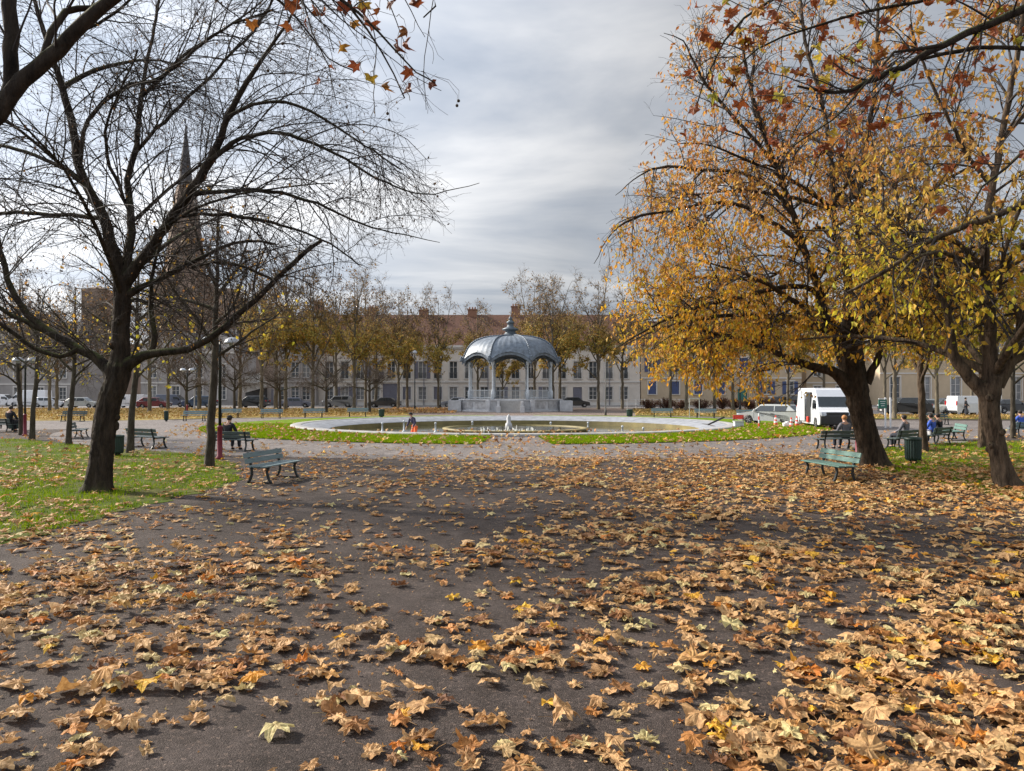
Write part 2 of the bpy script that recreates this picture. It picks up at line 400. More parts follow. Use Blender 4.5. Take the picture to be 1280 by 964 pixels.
def catmull(pts, radii, step=0.22, wob=0.012, r=rng):
    pts = [np.array(p, float) for p in pts]
    p = [2 * pts[0] - pts[1]] + pts + [2 * pts[-1] - pts[-2]]
    out = []; ro = []
    for i in range(1, len(p) - 2):
        n = max(2, int(np.linalg.norm(p[i + 1] - p[i]) / step))
        for k in range(n):
            t = k / n
            q = 0.5 * ((2 * p[i]) + (-p[i - 1] + p[i + 1]) * t + (2 * p[i - 1] - 5 * p[i] + 4 * p[i + 1] - p[i + 2]) * t * t + (-p[i - 1] + 3 * p[i] - 3 * p[i + 1] + p[i + 2]) * t ** 3)
            out.append(q); ro.append(radii[i - 1] * (1 - t) + radii[i] * t)
    out.append(pts[-1]); ro.append(radii[-1])
    out = np.array(out); ro = np.array(ro)
    nz = r.normal(size=out.shape) * wob
    nz[0] = 0
    return out + nz, ro
def resample(pl, rd, n):
    d = np.concatenate([[0], np.cumsum(np.linalg.norm(np.diff(pl, axis=0), axis=1))]); u = np.linspace(0, d[-1], n)
    return np.stack([np.interp(u, d, pl[:, k]) for k in range(3)], -1), np.interp(u, d, rd)
def trunk_mesh(T, pl, rd, sides=18, flare=0.0, lump=0.06, r=rng):
    """one thick irregular tube with root flare, appended to Tubes T"""
    n = len(pl); B = pl[None]
    k0 = T.n
    T.add(B, rd[None], sides)
    V = T.V[-1].reshape(n, sides, 3)
    a = np.arange(sides) * 2 * PI / sides
    ph = r.uniform(0, 6, 6)
    z = pl[:, 2]
    for i in range(n):
        w = 1 + lump * (np.sin(3 * a + ph[0] + z[i] * 1.3) + 0.7 * np.sin(5 * a + ph[1] - z[i] * 2.1) + 0.5 * np.sin(9 * a + ph[4] + z[i] * 0.7)) + r.normal(size=sides) * lump * 0.35
        if flare:
            w = w + flare * math.exp(-max(0, z[i] - z[0]) / 0.28) * (0.6 + 0.6 * np.maximum(0, np.sin(2.5 * a + ph[2])) + 0.3 * np.sin(4 * a + ph[3]))
        c = pl[i]
        if sides >= 40:
            q = vnoise(a * 5.5, np.full(sides, z[i] * 1.1), .5, 77) ; w = w + 0.11 * (np.abs(q - .5) * 2 - .4) + .03 * (vnoise(a * 14, np.full(sides, z[i] * 4.0), .5, 78) - .5)
        V[i] = c + (V[i] - c) * w[:, None]
    T.V[-1] = V.reshape(-1, 3)

# leaf shapes: simple folded leaf
def folded_leaves(pos, size, r=rng, hang=0.6, asp=0.5):
    """pointed oval leaf folded along its rib: 6 verts, 4 triangles"""
    M_ = len(pos)
    d = r.normal(size=(M_, 3)); d[:, 2] = -np.abs(d[:, 2]) - hang * 2; d = norm(d)
    q = norm(np.cross(d, r.normal(size=(M_, 3)))); n = np.cross(d, q)
    s = size[:, None]
    fold = r.uniform(0.05, 0.3, M_)[:, None]; bend = r.uniform(-0.25, 0.35, M_)[:, None]
    v0 = pos; v1 = pos + s * (d * 0.45 + q * asp / 2 + n * fold * 0.5); v2 = pos + s * (d * 0.5 + n * 0.0)
    v3 = pos + s * (d * 0.45 - q * asp / 2 + n * fold * 0.5); v4 = pos + s * (d * 1.0 + n * bend)
    V = np.stack([v0, v1, v2, v3, v4], 1).reshape(-1, 3)
    b = np.arange(M_)[:, None] * 5
    T = np.concatenate([b + [0, 1, 2], b + [1, 4, 2], b + [0, 2, 3], b + [2, 4, 3]])
    return V, T
def pts_on(Pt, n, r=rng, s0=0.2, s1=1.0, w=None):
    B, Nn, _ = Pt.shape
    i = r.choice(B, n, p=w) if w is not None else r.integers(0, B, n)
    s = r.uniform(s0, s1, n) * (Nn - 1); i0 = np.clip(s.astype(int), 0, Nn - 2); f = (s - i0)[:, None]
    return Pt[i, i0] * (1 - f) + Pt[i, i0 + 1] * f
# plane-tree leaf outline (lobed), polar
def plane_outline(n):
    keys = [(-90, 0.16), (-68, 0.50), (-50, 0.64), (-36, 0.74), (-28, 0.88), (-16, 0.74), (0, 0.60), (12, 0.72), (22, 0.86), (30, 1.0), (40, 0.86), (52, 0.68), (62, 0.64), (72, 0.78), (81, 0.90), (90, 1.08)]
    ks = keys + [(180 - a, v) for a, v in reversed(keys[:-1])]
    A = np.array([k[0] for k in ks], float); Rr = np.array([k[1] for k in ks])
    if n >= len(A): return np.radians(A), Rr
    idx = {14: [0, 2, 4, 6, 8, 9, 12, 15], 8: [0, 2, 4, 6, 9, 12, 15]}[n]
    a = A[idx]; rr = Rr[idx]
    a2 = np.concatenate([a, 180 - a[:-1][::-1]]); r2 = np.concatenate([rr, rr[:-1][::-1]])
    return np.radians(a2), r2
def plane_leaves(pos, size, lod, r=rng, normals=None, tilt=0.35, curl=0.55, rest=True):
    """curled lobed leaves. lod 0 detailed, 1 medium, 2 coarse"""
    A, O = plane_outline({0: 99, 1: 14, 2: 8}[lod])
    A = A[:-1] if abs((A[-1] - A[0]) - 2 * PI) < 1e-6 else A
    O = O[:len(A)]
    rings = {0: [0.35, 0.7, 1.0], 1: [0.55, 1.0], 2: [1.0]}[lod]
    K = len(A); M_ = len(pos)
    th = np.concatenate([A for _ in rings]); t = np.concatenate([np.full(K, q) for q in rings]); rr = np.concatenate([O * q for q in rings])
    x = np.concatenate([[0], rr * np.cos(th)]); y = np.concatenate([[0], rr * np.sin(th)])
    X = np.tile(x * 0.5, (M_, 1)); Y = np.tile(y * 0.5, (M_, 1))
    X *= r.uniform(0.85, 1.15, (M_, 1)); Y *= r.uniform(0.8, 1.15, (M_, 1))
    phi = r.uniform(0, PI, (M_, 1)); c = r.uniform(-0.3, 1.0, (M_, 1)) * curl; c2 = r.uniform(-0.5, 0.6, (M_, 1)) * curl
    u = X * np.cos(phi) + Y * np.sin(phi); v = -X * np.sin(phi) + Y * np.cos(phi)
    Z = -(c * 2.6 * u * u + c2 * 1.8 * v * v)
    tt = np.concatenate([[0], t])[None]; tht = np.concatenate([[0], th])[None]
    Z += 0.045 * tt * np.cos(5 * tht + r.uniform(-.4, .4, (M_, 1))) * r.uniform(0.3, 1.3, (M_, 1))
    Z += r.normal(size=Z.shape) * 0.035 * tt
    # roll strongly curled leaves over
    k = np.clip(r.normal(0.0, 0.7, (M_, 1)), 0, 1.9)
    X = X * (1 + r.normal(0, .06, X.shape) * np.minimum(tt, 1)); Y = Y * (1 + r.normal(0, .06, Y.shape) * np.minimum(tt, 1))
    u = X * np.cos(phi) + Y * np.sin(phi); v = -X * np.sin(phi) + Y * np.cos(phi)
    u2 = np.where(k > 0.02, np.sin(u * k * 1.6) / (k * 1.6 + 1e-6), u); Z -= (1 - np.cos(u * k * 1.6)) / (k * 1.6 + 1e-6)
    X = u2 * np.cos(phi) - v * np.sin(phi); Y = u2 * np.sin(phi) + v * np.cos(phi)
    L = np.stack([X, Y, Z], -1)
    yaw = r.uniform(0, 2 * PI, M_); tx = r.normal(0, tilt, M_); ty = r.normal(0, tilt, M_)
    flip = np.where(r.random(M_) < (0.3 if rest else 0.0), -1.0, 1.0)
    L[:, :, 2] *= flip[:, None]
    cx, sx, cy, sy, cz, sz = np.cos(tx), np.sin(tx), np.cos(ty), np.sin(ty), np.cos(yaw), np.sin(yaw)
    if normals is None:
        Rm = np.zeros((M_, 3, 3))
        Rx = np.zeros((M_, 3, 3)); Rx[:, 0, 0] = 1; Rx[:, 1, 1] = cx; Rx[:, 1, 2] = -sx; Rx[:, 2, 1] = sx; Rx[:, 2, 2] = cx
        Ry = np.zeros((M_, 3, 3)); Ry[:, 1, 1] = 1; Ry[:, 0, 0] = cy; Ry[:, 0, 2] = sy; Ry[:, 2, 0] = -sy; Ry[:, 2, 2] = cy
        Rz = np.zeros((M_, 3, 3)); Rz[:, 2, 2] = 1; Rz[:, 0, 0] = cz; Rz[:, 0, 1] = -sz; Rz[:, 1, 0] = sz; Rz[:, 1, 1] = cz
        Rm = Rz @ Ry @ Rx
    else: Rm = normals
    L = np.einsum('mij,mkj->mki', Rm, L) * size[:, None, None]
    if rest: L[:, :, 2] -= L[:, :, 2].min(1)[:, None]
    V = (L + pos[:, None, :]).reshape(-1, 3)
    nv = 1 + K * len(rings); b = np.arange(M_)[:, None] * nv
    k = np.arange(K); k2 = (k + 1) % K
    tri = np.stack([np.zeros(K, int), 1 + k, 1 + k2], -1)
    Tt = (b[:, :, None] + tri[None]).reshape(-1, 3)
    Qs = []
    for j in range(len(rings) - 1):
        q = np.stack([1 + j * K + k, 1 + (j + 1) * K + k, 1 + (j + 1) * K + k2, 1 + j * K + k2], -1)
        Qs.append((b[:, :, None] + q[None]).reshape(-1, 4))
    return V, Tt, (np.concatenate(Qs) if Qs else np.zeros((0, 4), int))

def vnoise(x, y, sc, seed):
    g = np.random.default_rng(seed).random((256, 256))
    u = x / sc + 1000; v = y / sc + 1000
    i = np.floor(u).astype(int); j = np.floor(v).astype(int); fu = u - i; fv = v - j
    fu = fu * fu * (3 - 2 * fu); fv = fv * fv * (3 - 2 * fv)
    i0 = i % 256; i1 = (i + 1) % 256; j0 = j % 256; j1 = (j + 1) % 256
    return (g[i0, j0] * (1 - fu) + g[i1, j0] * fu) * (1 - fv) + (g[i0, j1] * (1 - fu) + g[i1, j1] * fu) * fv
def inpoly(x, y, poly):
    inside = np.zeros(len(x), bool); n = len(poly)
    for i in range(n):
        x0, y0 = poly[i][0], poly[i][1]; x1, y1 = poly[(i + 1) % n][0], poly[(i + 1) % n][1]
        c = ((y0 > y) != (y1 > y)) & (x < (x1 - x0) * (y - y0) / (y1 - y0 + 1e-12) + x0)
        inside ^= c
    return inside



# ------------------------------------------------------------------ camera, sun, sky
cam = bpy.data.objects.new('camera', bpy.data.cameras.new('camera')); COL.objects.link(cam)
cam.location = (0, 0, CH); cam.rotation_euler = (PI / 2 + math.atan2(8, F), 0, 0)
cam.data.sensor_width = 36; cam.data.lens = F / 1280 * 36; cam.data.clip_end = 3000; cam.data.clip_start = 0.05
scene.camera = cam
SUN_EL = math.radians(31); SUN_AZ = math.radians(-66)      # azimuth from +Y towards +X: left, a little ahead
sd = Vector((math.sin(SUN_AZ) * math.cos(SUN_EL), math.cos(SUN_AZ) * math.cos(SUN_EL), math.sin(SUN_EL)))
sl = bpy.data.lights.new('sun', 'SUN'); so = bpy.data.objects.new('sun', sl); COL.objects.link(so)
sl.energy = 4.2; sl.angle = math.radians(3.0); sl.color = (1.0, 0.90, 0.77)
so.rotation_euler = sd.to_track_quat('Z', 'Y').to_euler(); so.location = (-40, 20, 40)
w = bpy.data.worlds.new('World'); scene.world = w; w.use_nodes = True
nt = w.node_tree; bg = nt.nodes['Background']; bg.inputs['Strength'].default_value = 0.1
sky = nt.nodes.new('ShaderNodeTexSky'); sky.sky_type = 'NISHITA'; sky.sun_disc = False
sky.sun_elevation = SUN_EL; sky.sun_rotation = SUN_AZ; sky.air_density = 1.2; sky.dust_density = 2.0
tc = nt.nodes.new('ShaderNodeTexCoord'); sp = nt.nodes.new('ShaderNodeSeparateXYZ'); nt.links.new(tc.outputs['Generated'], sp.inputs[0])
ad = N(nt, 'ShaderNodeMath', operation='ADD'); nt.links.new(sp.outputs['Z'], ad.inputs[0]); ad.inputs[1].default_value = 0.12
mx = N(nt, 'ShaderNodeMath', operation='MAXIMUM'); nt.links.new(ad.outputs[0], mx.inputs[0]); mx.inputs[1].default_value = 0.05
dv = N(nt, 'ShaderNodeVectorMath', operation='DIVIDE'); cb = nt.nodes.new('ShaderNodeCombineXYZ')
for k in range(3): nt.links.new(mx.outputs[0], cb.inputs[k])
nt.links.new(tc.outputs['Generated'], dv.inputs[0]); nt.links.new(cb.outputs[0], dv.inputs[1])
mp = nt.nodes.new('ShaderNodeMapping'); nt.links.new(dv.outputs[0], mp.inputs['Vector']); mp.inputs['Scale'].default_value = (0.62, 1.15, 0.0); mp.inputs['Location'].default_value = (3.1, 1.7, 0); mp.inputs['Rotation'].default_value = (0, 0, math.radians(-14))
n1 = N(nt, 'ShaderNodeTexNoise', Scale=0.95, Detail=6, Roughness=0.54, Distortion=0.5); nt.links.new(mp.outputs[0], n1.inputs['Vector'])
c1 = ramp(nt, n1.outputs['Fac'], [(0.36, (1.75, 1.98, 2.36)), (0.45, (2.25, 2.44, 2.78)), (0.53, (2.85, 2.97, 3.2)), (0.64, (3.9, 3.92, 4.0))])
# the cloud sheet is brighter towards the veiled sun
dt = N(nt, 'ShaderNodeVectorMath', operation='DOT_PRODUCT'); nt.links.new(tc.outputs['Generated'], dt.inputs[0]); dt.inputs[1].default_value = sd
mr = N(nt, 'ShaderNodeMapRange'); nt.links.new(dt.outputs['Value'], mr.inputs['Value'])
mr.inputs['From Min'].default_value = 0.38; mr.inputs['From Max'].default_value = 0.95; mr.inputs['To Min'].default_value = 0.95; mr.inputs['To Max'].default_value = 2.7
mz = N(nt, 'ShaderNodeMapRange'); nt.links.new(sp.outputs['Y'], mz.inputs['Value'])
mz.inputs['From Min'].default_value = 0.75; mz.inputs['From Max'].default_value = -0.2; mz.inputs['To Min'].default_value = 1.0; mz.inputs['To Max'].default_value = 1.55  # cloud brightness added overhead and behind the camera, to light facades and leaves
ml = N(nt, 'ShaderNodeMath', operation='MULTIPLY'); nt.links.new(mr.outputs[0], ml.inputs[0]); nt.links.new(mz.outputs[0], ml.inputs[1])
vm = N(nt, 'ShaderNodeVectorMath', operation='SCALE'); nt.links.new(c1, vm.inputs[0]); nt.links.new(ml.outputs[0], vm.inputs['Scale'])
cov = ramp(nt, n1.outputs['Fac'], [(0.22, (0.72, 0.72, 0.72)), (0.4, (0.94, 0.94, 0.94))])
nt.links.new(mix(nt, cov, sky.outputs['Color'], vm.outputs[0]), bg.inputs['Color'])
vs = scene.view_settings; vs.view_transform = 'Standard'; vs.look = 'None'; vs.exposure = 0.85; vs.gamma = 1.0; vs.use_curve_mapping = False
scene.render.engine = 'CYCLES'
scene.cycles.max_bounces = 5; scene.cycles.diffuse_bounces = 2; scene.cycles.glossy_bounces = 2; scene.cycles.transmission_bounces = 2; scene.cycles.transparent_max_bounces = 4

# ------------------------------------------------------------------ ground
def sheet(name, pts, z, mat, jitter=0.0, step=0.8, seed=1):
    r = np.random.default_rng(seed); out = []
    n = len(pts)
    for i in range(n):
        a = Vector((pts[i][0], pts[i][1])); b = Vector((pts[(i + 1) % n][0], pts[(i + 1) % n][1]))
        k = max(1, int((b - a).length / step)) if jitter else 1
        k = min(k, 160)
        for j in range(k):
            q = a.lerp(b, j / k)
            if jitter and 0 < j: dd_ = (b - a).normalized(); q += Vector((-dd_.y, dd_.x)) * float(np.clip(r.normal(0, jitter), -2 * jitter, 2 * jitter))
            out.append((q.x, q.y, z))
    m = MB(); m.poly(out)
    bmesh.ops.triangulate(m.bm, faces=m.bm.faces[:])
    o = m.build(name, mat); tag(o, kind='structure')
    for p in o.data.polygons:
        pass
    return o
BC = (0.15, 52.6); RR = 14.6; RG = 20.2        # pool centre, rim radius, lawn ring radius
def ringpts(r0, r1, a0, a1, n=60, c=BC):
    A = np.linspace(a0, a1, n)
    return [(c[0] + r1 * math.cos(a), c[1] + r1 * math.sin(a)) for a in A] + [(c[0] + r0 * math.cos(a), c[1] + r0 * math.sin(a)) for a in A[::-1]]
# ground with a round hole for the sunken pool
def annulus(name, c, r0, r1, z, mat, n=96, ang=(0, 2 * PI)):
    m = MB(); A = np.linspace(ang[0], ang[1], n + 1)
    pr = None
    for a in A:
        p = (m.bm.verts.new((c[0] + r0 * math.cos(a), c[1] + r0 * math.sin(a), z)), m.bm.verts.new((c[0] + r1 * math.cos(a), c[1] + r1 * math.sin(a), z)))
        if pr: m.bm.faces.new((pr[0], pr[1], p[1], p[0]))
        pr = p
    return m
def hole_sheet(name, x0, x1, y0, y1, z, mat):
    m = annulus(name, BC, RR - 0.5, 34, z, mat)
    bm = m.bm
    # four big quads fans out to the rectangle
    A = np.linspace(0, 2 * PI, 97)
    def out(a):
        dx, dy = math.cos(a), math.sin(a)
        t = min(((x1 if dx > 0 else x0) - BC[0]) / dx if abs(dx) > 1e-6 else 1e9, ((y1 if dy > 0 else y0) - BC[1]) / dy if abs(dy) > 1e-6 else 1e9)
        return (BC[0] + dx * t, BC[1] + dy * t, z)
    corners = [math.atan2(yy - BC[1], xx - BC[0]) % (2 * PI) for xx in (x0, x1) for yy in (y0, y1)]
    A = sorted(set(list(A[:-1]) + corners)); A.append(A[0] + 2 * PI)
    for a, b in zip(A, A[1:]):
        m.poly([(BC[0] + 34.0 * math.cos(a), BC[1] + 34.0 * math.sin(a), z), out(a), out(b), (BC[0] + 34.0 * math.cos(b), BC[1] + 34.0 * math.sin(b), z)])
    o = m.build(name, mat); tag(o, kind='structure'); return o
hole_sheet('ground', -900, 900, -200, 1600, 0.0, M['asphalt'])
# paler path ring round the pool lawn and the cross paths
m = annulus('path', BC, RR + 0.2, 27.5, 0.004, None)
o = m.build('path', M['path']); tag(o, kind='structure')
sheet('side_path', [G(-200, 541), G(300, 534), G(200, 524), G(-200, 527)], 0.008, M['path'], 0.1, 1.0, 3)
sheet('side_path', [G(960, 548), (60, 44, 0), (60, 56, 0), (14, 62, 0)], 0.008, M['path'], 0.1, 1.0, 4)
sheet('plaza', [G(518, 519.5), G(790, 519.5), G(830, 511), G(480, 511)], 0.012, M['plaza'], 0.1, 1.0, 5)
sheet('plaza', [(-35, 68, 0), (60, 68, 0), (60, 104, 0), (-60, 104, 0)], 0.006, M['plaza'])
# street in front of the houses, with kerb
sheet('street', [(-260, 103.5, 0), (260, 103.5, 0), (260, 118.5, 0), (-260, 118.5, 0)], 0.016, M['street'])
sheet('street', [(34, 74, 0), (150, 72, 0), (150, 92, 0), (34, 92, 0)], 0.020, M['street'])
kb = MB(); kb.box((0, 103.2, 0.06), (300, 0.3, 0.13)); tag(kb.build('kerb', M['kerb']), kind='structure')
kb = MB(); kb.box((0, 118.7, 0.07), (300, 1.6, 0.15)); tag(kb.build('pavement', M['kerb']), kind='structure')

LAWN_L = [(-7.6, 9.0), (-7.2, 16), (-6.9, 19.3), (-8.6, 23.6), (-11.6, 27.6), (-15.8, 30.4), (-24, 36.5), (-42, 38), (-45, 9)]
LAWN_R = [(10.6, 6.0), (10.4, 18), (10.6, 24), (14, 29.5), (19, 33.5), (27, 36.0), (46, 38.5), (46, 6)]
lawnL = sheet('lawn', LAWN_L, 0.008, M['lawn'], 0.16, 0.30, 11)
lawnR = sheet('lawn', LAWN_R, 0.008, M['lawn'], 0.16, 0.30, 12)
# lawn ring round the pool with four openings
gaps = [(-0.065, 0.065), ]
def ring_lawn(a0, a1, seed):
    pts = ringpts(RR + 0.35, RG, math.radians(a0), math.radians(a1), 50)
    return sheet('lawn_ring', pts, 0.03, M['lawnring'], 0.03, 0.5, seed)
HG = math.degrees(1.35 / 17.5)
RING = [(-90 + HG, -2.5), (2.5, 90 - HG - 1), (90 + HG + 1, 177), (183, 270 - HG)]
for i, (a, b) in enumerate(RING): ring_lawn(a, b, 20 + i)
FAR_L = [G(-150, 526.5), G(150, 526), G(290, 522.6), G(400, 521.4), G(515, 519.3), G(505, 512), G(330, 511), G(-150, 511.5)]
FAR_R = [G(795, 520), G(880, 521), G(960, 524), G(1000, 520), G(1000, 514), G(790, 512)]
FAR_RR = [(30, 63, 0), (75, 57, 0), (75, 71, 0), (30, 73, 0)]
sheet('far_lawn', FAR_L, 0.016, M['lawnyel'], 0.15, 1.2, 31)
sheet('far_lawn', FAR_R, 0.016, M['lawngrn'], 0.15, 1.2, 32)
sheet('far_lawn', FAR_RR, 0.016, M['lawngrn'], 0.15, 1.2, 33)
sheet('far_lawn', [(-140, 62, 0), (-60, 62, 0), (-60, 95, 0), (-140, 95, 0)], 0.014, M['lawnyel'], 0.15, 1.2, 34)

# ------------------------------------------------------------------ grass blades (stuff)
def blades(name, poly, n, h0, h1, wdt, mat, seed, z=0.01, patchy=0.0, dmax=None):
    r = np.random.default_rng(seed)
    P2 = np.array([(p[0], p[1]) for p in poly]); lo = P2.min(0); hi = P2.max(0)
    x = r.uniform(lo[0], hi[0], n * 3); y = r.uniform(lo[1], hi[1], n * 3)
    k = inpoly(x, y, P2)
    vis = np.abs(x) < y * 0.71 + 0.5
    k &= vis
    if dmax: k &= r.random(len(x)) < np.clip(14.0 / np.maximum(y, 1), 0.15, 1) ** 1.3
    if patchy: k &= vnoise(x, y, 1.3, seed) * 0.6 + vnoise(x, y, 0.45, seed + 1) * 0.4 > r.normal(patchy, 0.06, len(x))
    x = x[k][:n]; y = y[k][:n]; m_ = len(x)
    h = r.uniform(h0, h1, m_); a = r.uniform(0, PI, m_); wx = np.cos(a) * wdt / 2; wy = np.sin(a) * wdt / 2
    lx = r.normal(0, .45, m_) * h; ly = r.normal(0, .45, m_) * h
    V = np.stack([np.stack([x - wx, y - wy, np.full(m_, z - 0.01)], -1), np.stack([x + wx, y + wy, np.full(m_, z - 0.01)], -1), np.stack([x + lx, y + ly, z + h], -1)], 1).reshape(-1, 3)
    o = npmesh(name, V, [np.arange(m_ * 3).reshape(-1, 3)], mat); tag(o, kind='stuff'); return o
g = blades('grass', LAWN_L, 150000, 0.035, 0.095, 0.018, M['blade'], 41, patchy=0.45, dmax=1); tag(g, 'short green grass of the left lawn round the bare dark tree', 'grass')
g = blades('grass', LAWN_R, 150000, 0.04, 0.10, 0.022, M['blade'], 42, patchy=0.42, dmax=1); tag(g, 'patchy green grass of the right lawn behind the ribbed bin', 'grass')
for i, (a, b) in enumerate(((-90 + HG, -2.5), (183, 270 - HG))):
    g = blades('grass', ringpts(RR + 0.4, RG - 0.02, math.radians(a), math.radians(b), 60), 90000, 0.06, 0.14, 0.03, M['blade'], 43 + i, z=0.03)
    tag(g, ('bright green grass on the right half of the pool lawn', 'bright green grass on the left half of the pool lawn')[i], 'grass')

# ------------------------------------------------------------------ fallen leaves (stuff)
# wind drifts of leaves (x, y, half sizes, extra leaves per square metre) and swept places
DRIFTS = [(-0.3, 4.75, .55, .35, 42), (-0.9, 5.5, .5, .3, 30), (0.7, 4.9, .5, .3, 34), (1.9, 5.0, .9, .45, 40), (3.0, 5.2, .8, .5, 40), (-3.0, 4.7, .7, .3, 34), (-2.5, 6.0, .7, .35, 26), (0.2, 6.3, .5, .25, 28),
          (1.4, 6.6, 1.2, .3, 34), (3.6, 6.6, 1.1, .4, 36), (-1.7, 6.9, .6, .3, 24), (2.4, 7.9, 1.6, .35, 32), (.8, 8.6, .9, .35, 24), (4.8, 9.2, 1.6, .7, 26), (-4.0, 8.2, 1.2, .6, 20), (-3.0, 9.6, 1.3, .5, 18), (0, 10.5, .8, .5, 16)]
BARES = [(-1.6, 5.1, .55, .4, .75), (-1.0, 8.4, .5, .9, .7), (.35, 5.8, .35, .22, .6), (-.6, 12.5, 1.4, 1.6, .55), (-2.6, 13.5, 2.0, 2.0, .4), (.2, 7.4, .6, .3, .5)]
def leaf_cover(x, y):
    n = 0.55 * vnoise(x, y, 1.7, 5) + 0.3 * vnoise(x, y, 0.6, 6) + 0.15 * vnoise(x, y, 4.5, 8)
    px = x / y * F + 640
    right = np.clip((px - 560) / 520, 0, 1)
    base = np.where(y < 7.0, 24 + 42 * right, np.where(y < 12, 32 + 34 * right, 26 + 36 * right ** 0.8))
    base = np.where((y > 15), 20 + 50 * right ** 0.9, base)
    far = np.clip((29.5 - y) / 6.0, 0.06, 1)
    c = np.clip((n - 0.34) / 0.22, 0.42, 1.7)
    c = np.where((y > 14) & (right > 0.45), 0.5 + 0.6 * c, c)
    mid = np.exp(-((px - 520) / 230) ** 2) * np.clip((11.5 - y) / 4, 0, 1) * 0.35
    rr = base * far * c * (1 - mid)
    for bx, by, sx, sy, k_ in DRIFTS:
        rr = rr + k_ * np.exp(-((x - bx) / sx) ** 2 - ((y - by) / sy) ** 2)
    for bx, by, sx, sy, k_ in BARES:
        rr = rr * (1 - k_ * np.exp(-((x - bx) / sx) ** 2 - ((y - by) / sy) ** 2))
    return rr * 0.88
def scatter(n_try, x0, x1, y0, y1, dens, seed):
    r = np.random.default_rng(seed); x = r.uniform(x0, x1, n_try); y = r.uniform(y0, y1, n_try)
    area = (x1 - x0) * (y1 - y0); k = (np.abs(x) < y * 0.70 + 0.6)
    k &= r.random(n_try) < dens(x, y) * area / n_try
    return x[k], y[k]
rl = np.random.default_rng(99)
lv = []
x, y = scatter(200000, -30, 30, 3.3, 33, leaf_cover, 51)
ins = inpoly(x, y, LAWN_L) | inpoly(x, y, LAWN_R)
keep = ~ins | (rl.random(len(x)) < np.where(x > 0, 0.32, 0.85)) | (inpoly(x, y, LAWN_R) & (y < 20.0 + vnoise(x, y, 1.5, 3) * 2.5))
x, y, ins = x[keep], y[keep], ins[keep]
dn = leaf_cover(x, y)
z = 0.004 + np.where(ins, 0.03, 0) + rl.random(len(x)) * np.clip(dn / 40, 0, 1.6) * 0.03
sz = np.clip(rl.normal(0.172, 0.055, len(x)), 0.05, 0.34) * np.where(y > 14, 0.92, 1)
pos = np.stack([x, y, z], -1)
Vs = []; Ts = []; Qs = []; nn = 0
for lod, msk in ((0, y < 9.5), (1, (y >= 9.5) & (y < 18)), (2, y >= 18)):
    V, T_, Q = plane_leaves(pos[msk], sz[msk], lod, rl, tilt=(0.12, 0.12, 0.12)[lod], curl=0.40)
    Vs.append(V); Ts.append(T_ + nn); Qs.append(Q + nn); nn += len(V)
fl = npmesh('fallen_leaves', np.concatenate(Vs), [np.concatenate(Ts), np.concatenate(Qs)], M['dead'], smooth=False)
tag(fl, 'curled brown plane leaves scattered over the dark avenue', 'fallen leaves', kind='stuff')
print('fallen leaves', len(x))
# crumbs of broken leaves
xc, yc = scatter(60000, -12, 14, 3.3, 15, lambda a, b: leaf_cover(a, b) * 1.6, 58)
pc = np.stack([xc, yc, np.full(len(xc), .003)], -1); V, T_, Q = plane_leaves(pc, rl.uniform(.012, .05, len(xc)), 2, rl, tilt=.5, curl=1.0)
tag(npmesh('leaf_crumbs', V, [T_], M['dead']), 'crumbs of broken leaves between the fallen leaves', 'leaf crumbs', kind='stuff')
# leaf stalks
msk = y < 9; st = np.flatnonzero(msk); a = rl.uniform(0, 2 * PI, len(st)); L = sz[st] * rl.uniform(.4, .8, len(st))
Pt = np.zeros((len(st), 3, 3)); Pt[:, 0] = pos[st] + [0, 0, 0.012]
Pt[:, 2] = Pt[:, 0] + np.stack([np.cos(a) * L, np.sin(a) * L, rl.uniform(0, .03, len(st))], -1); Pt[:, 1] = (Pt[:, 0] + Pt[:, 2]) / 2 + [0, 0, 0.012]
tb = Tubes(); tb.add(Pt, np.full((len(st), 3), 0.0016), 3); o = tb.build('leaf_stalks', M['dead'], None); tag(o, 'thin stalks among the nearest fallen leaves', 'leaf stalks', kind='stuff')
# far leaves: on the far lawns, the pool lawn and the paths
def far_leaves(name, poly, n, size, seed, label, mat, z=0.05):
    r = np.random.default_rng(seed); P2 = np.array([(p[0], p[1]) for p in poly]); lo = P2.min(0); hi = P2.max(0)
    x = r.uniform(lo[0], hi[0], n * 2); y = r.uniform(lo[1], hi[1], n * 2); k = inpoly(x, y, P2) & (np.abs(x) < y * .72)
    pos = np.stack([x[k], y[k], np.full(k.sum(), z)], -1)
    V, T_, Q = plane_leaves(pos, r.uniform(.7, 1.3, len(pos)) * size, 2, r, curl=0.8)
    tag(npmesh(name, V, [T_], mat), label, 'fallen leaves', kind='stuff')
far_leaves('fallen_leaves', FAR_L, 9000, 0.24, 61, 'yellowed leaves lying on the far left lawn', M['deadfar'])
far_leaves('fallen_leaves', FAR_R, 2500, 0.24, 62, 'brown leaves on the far lawn right of the bandstand', M['deadfar'])
far_leaves('fallen_leaves', FAR_RR, 2500, 0.24, 66, 'leaves on the far green strip before the right car park', M['deadfar'])
far_leaves('fallen_leaves', ringpts(RR + .5, RG + 1.5, math.radians(182), math.radians(358), 60), 1400, 0.2, 63, 'few pale leaves lying on the front of the pool lawn', M['dead'], 0.10)
far_leaves('fallen_leaves', [G(480, 517), G(570, 517), G(570, 511), G(490, 511)], 1500, 0.26, 64, 'rusty leaves lying left of the bandstand platform', M['dead'])
far_leaves('fallen_leaves', [(-30, 26), (30, 26), (30, 44), (-30, 44)], 900, 0.2, 65, 'stray leaves on the pale path round the pool lawn', M['dead'], 0.012)

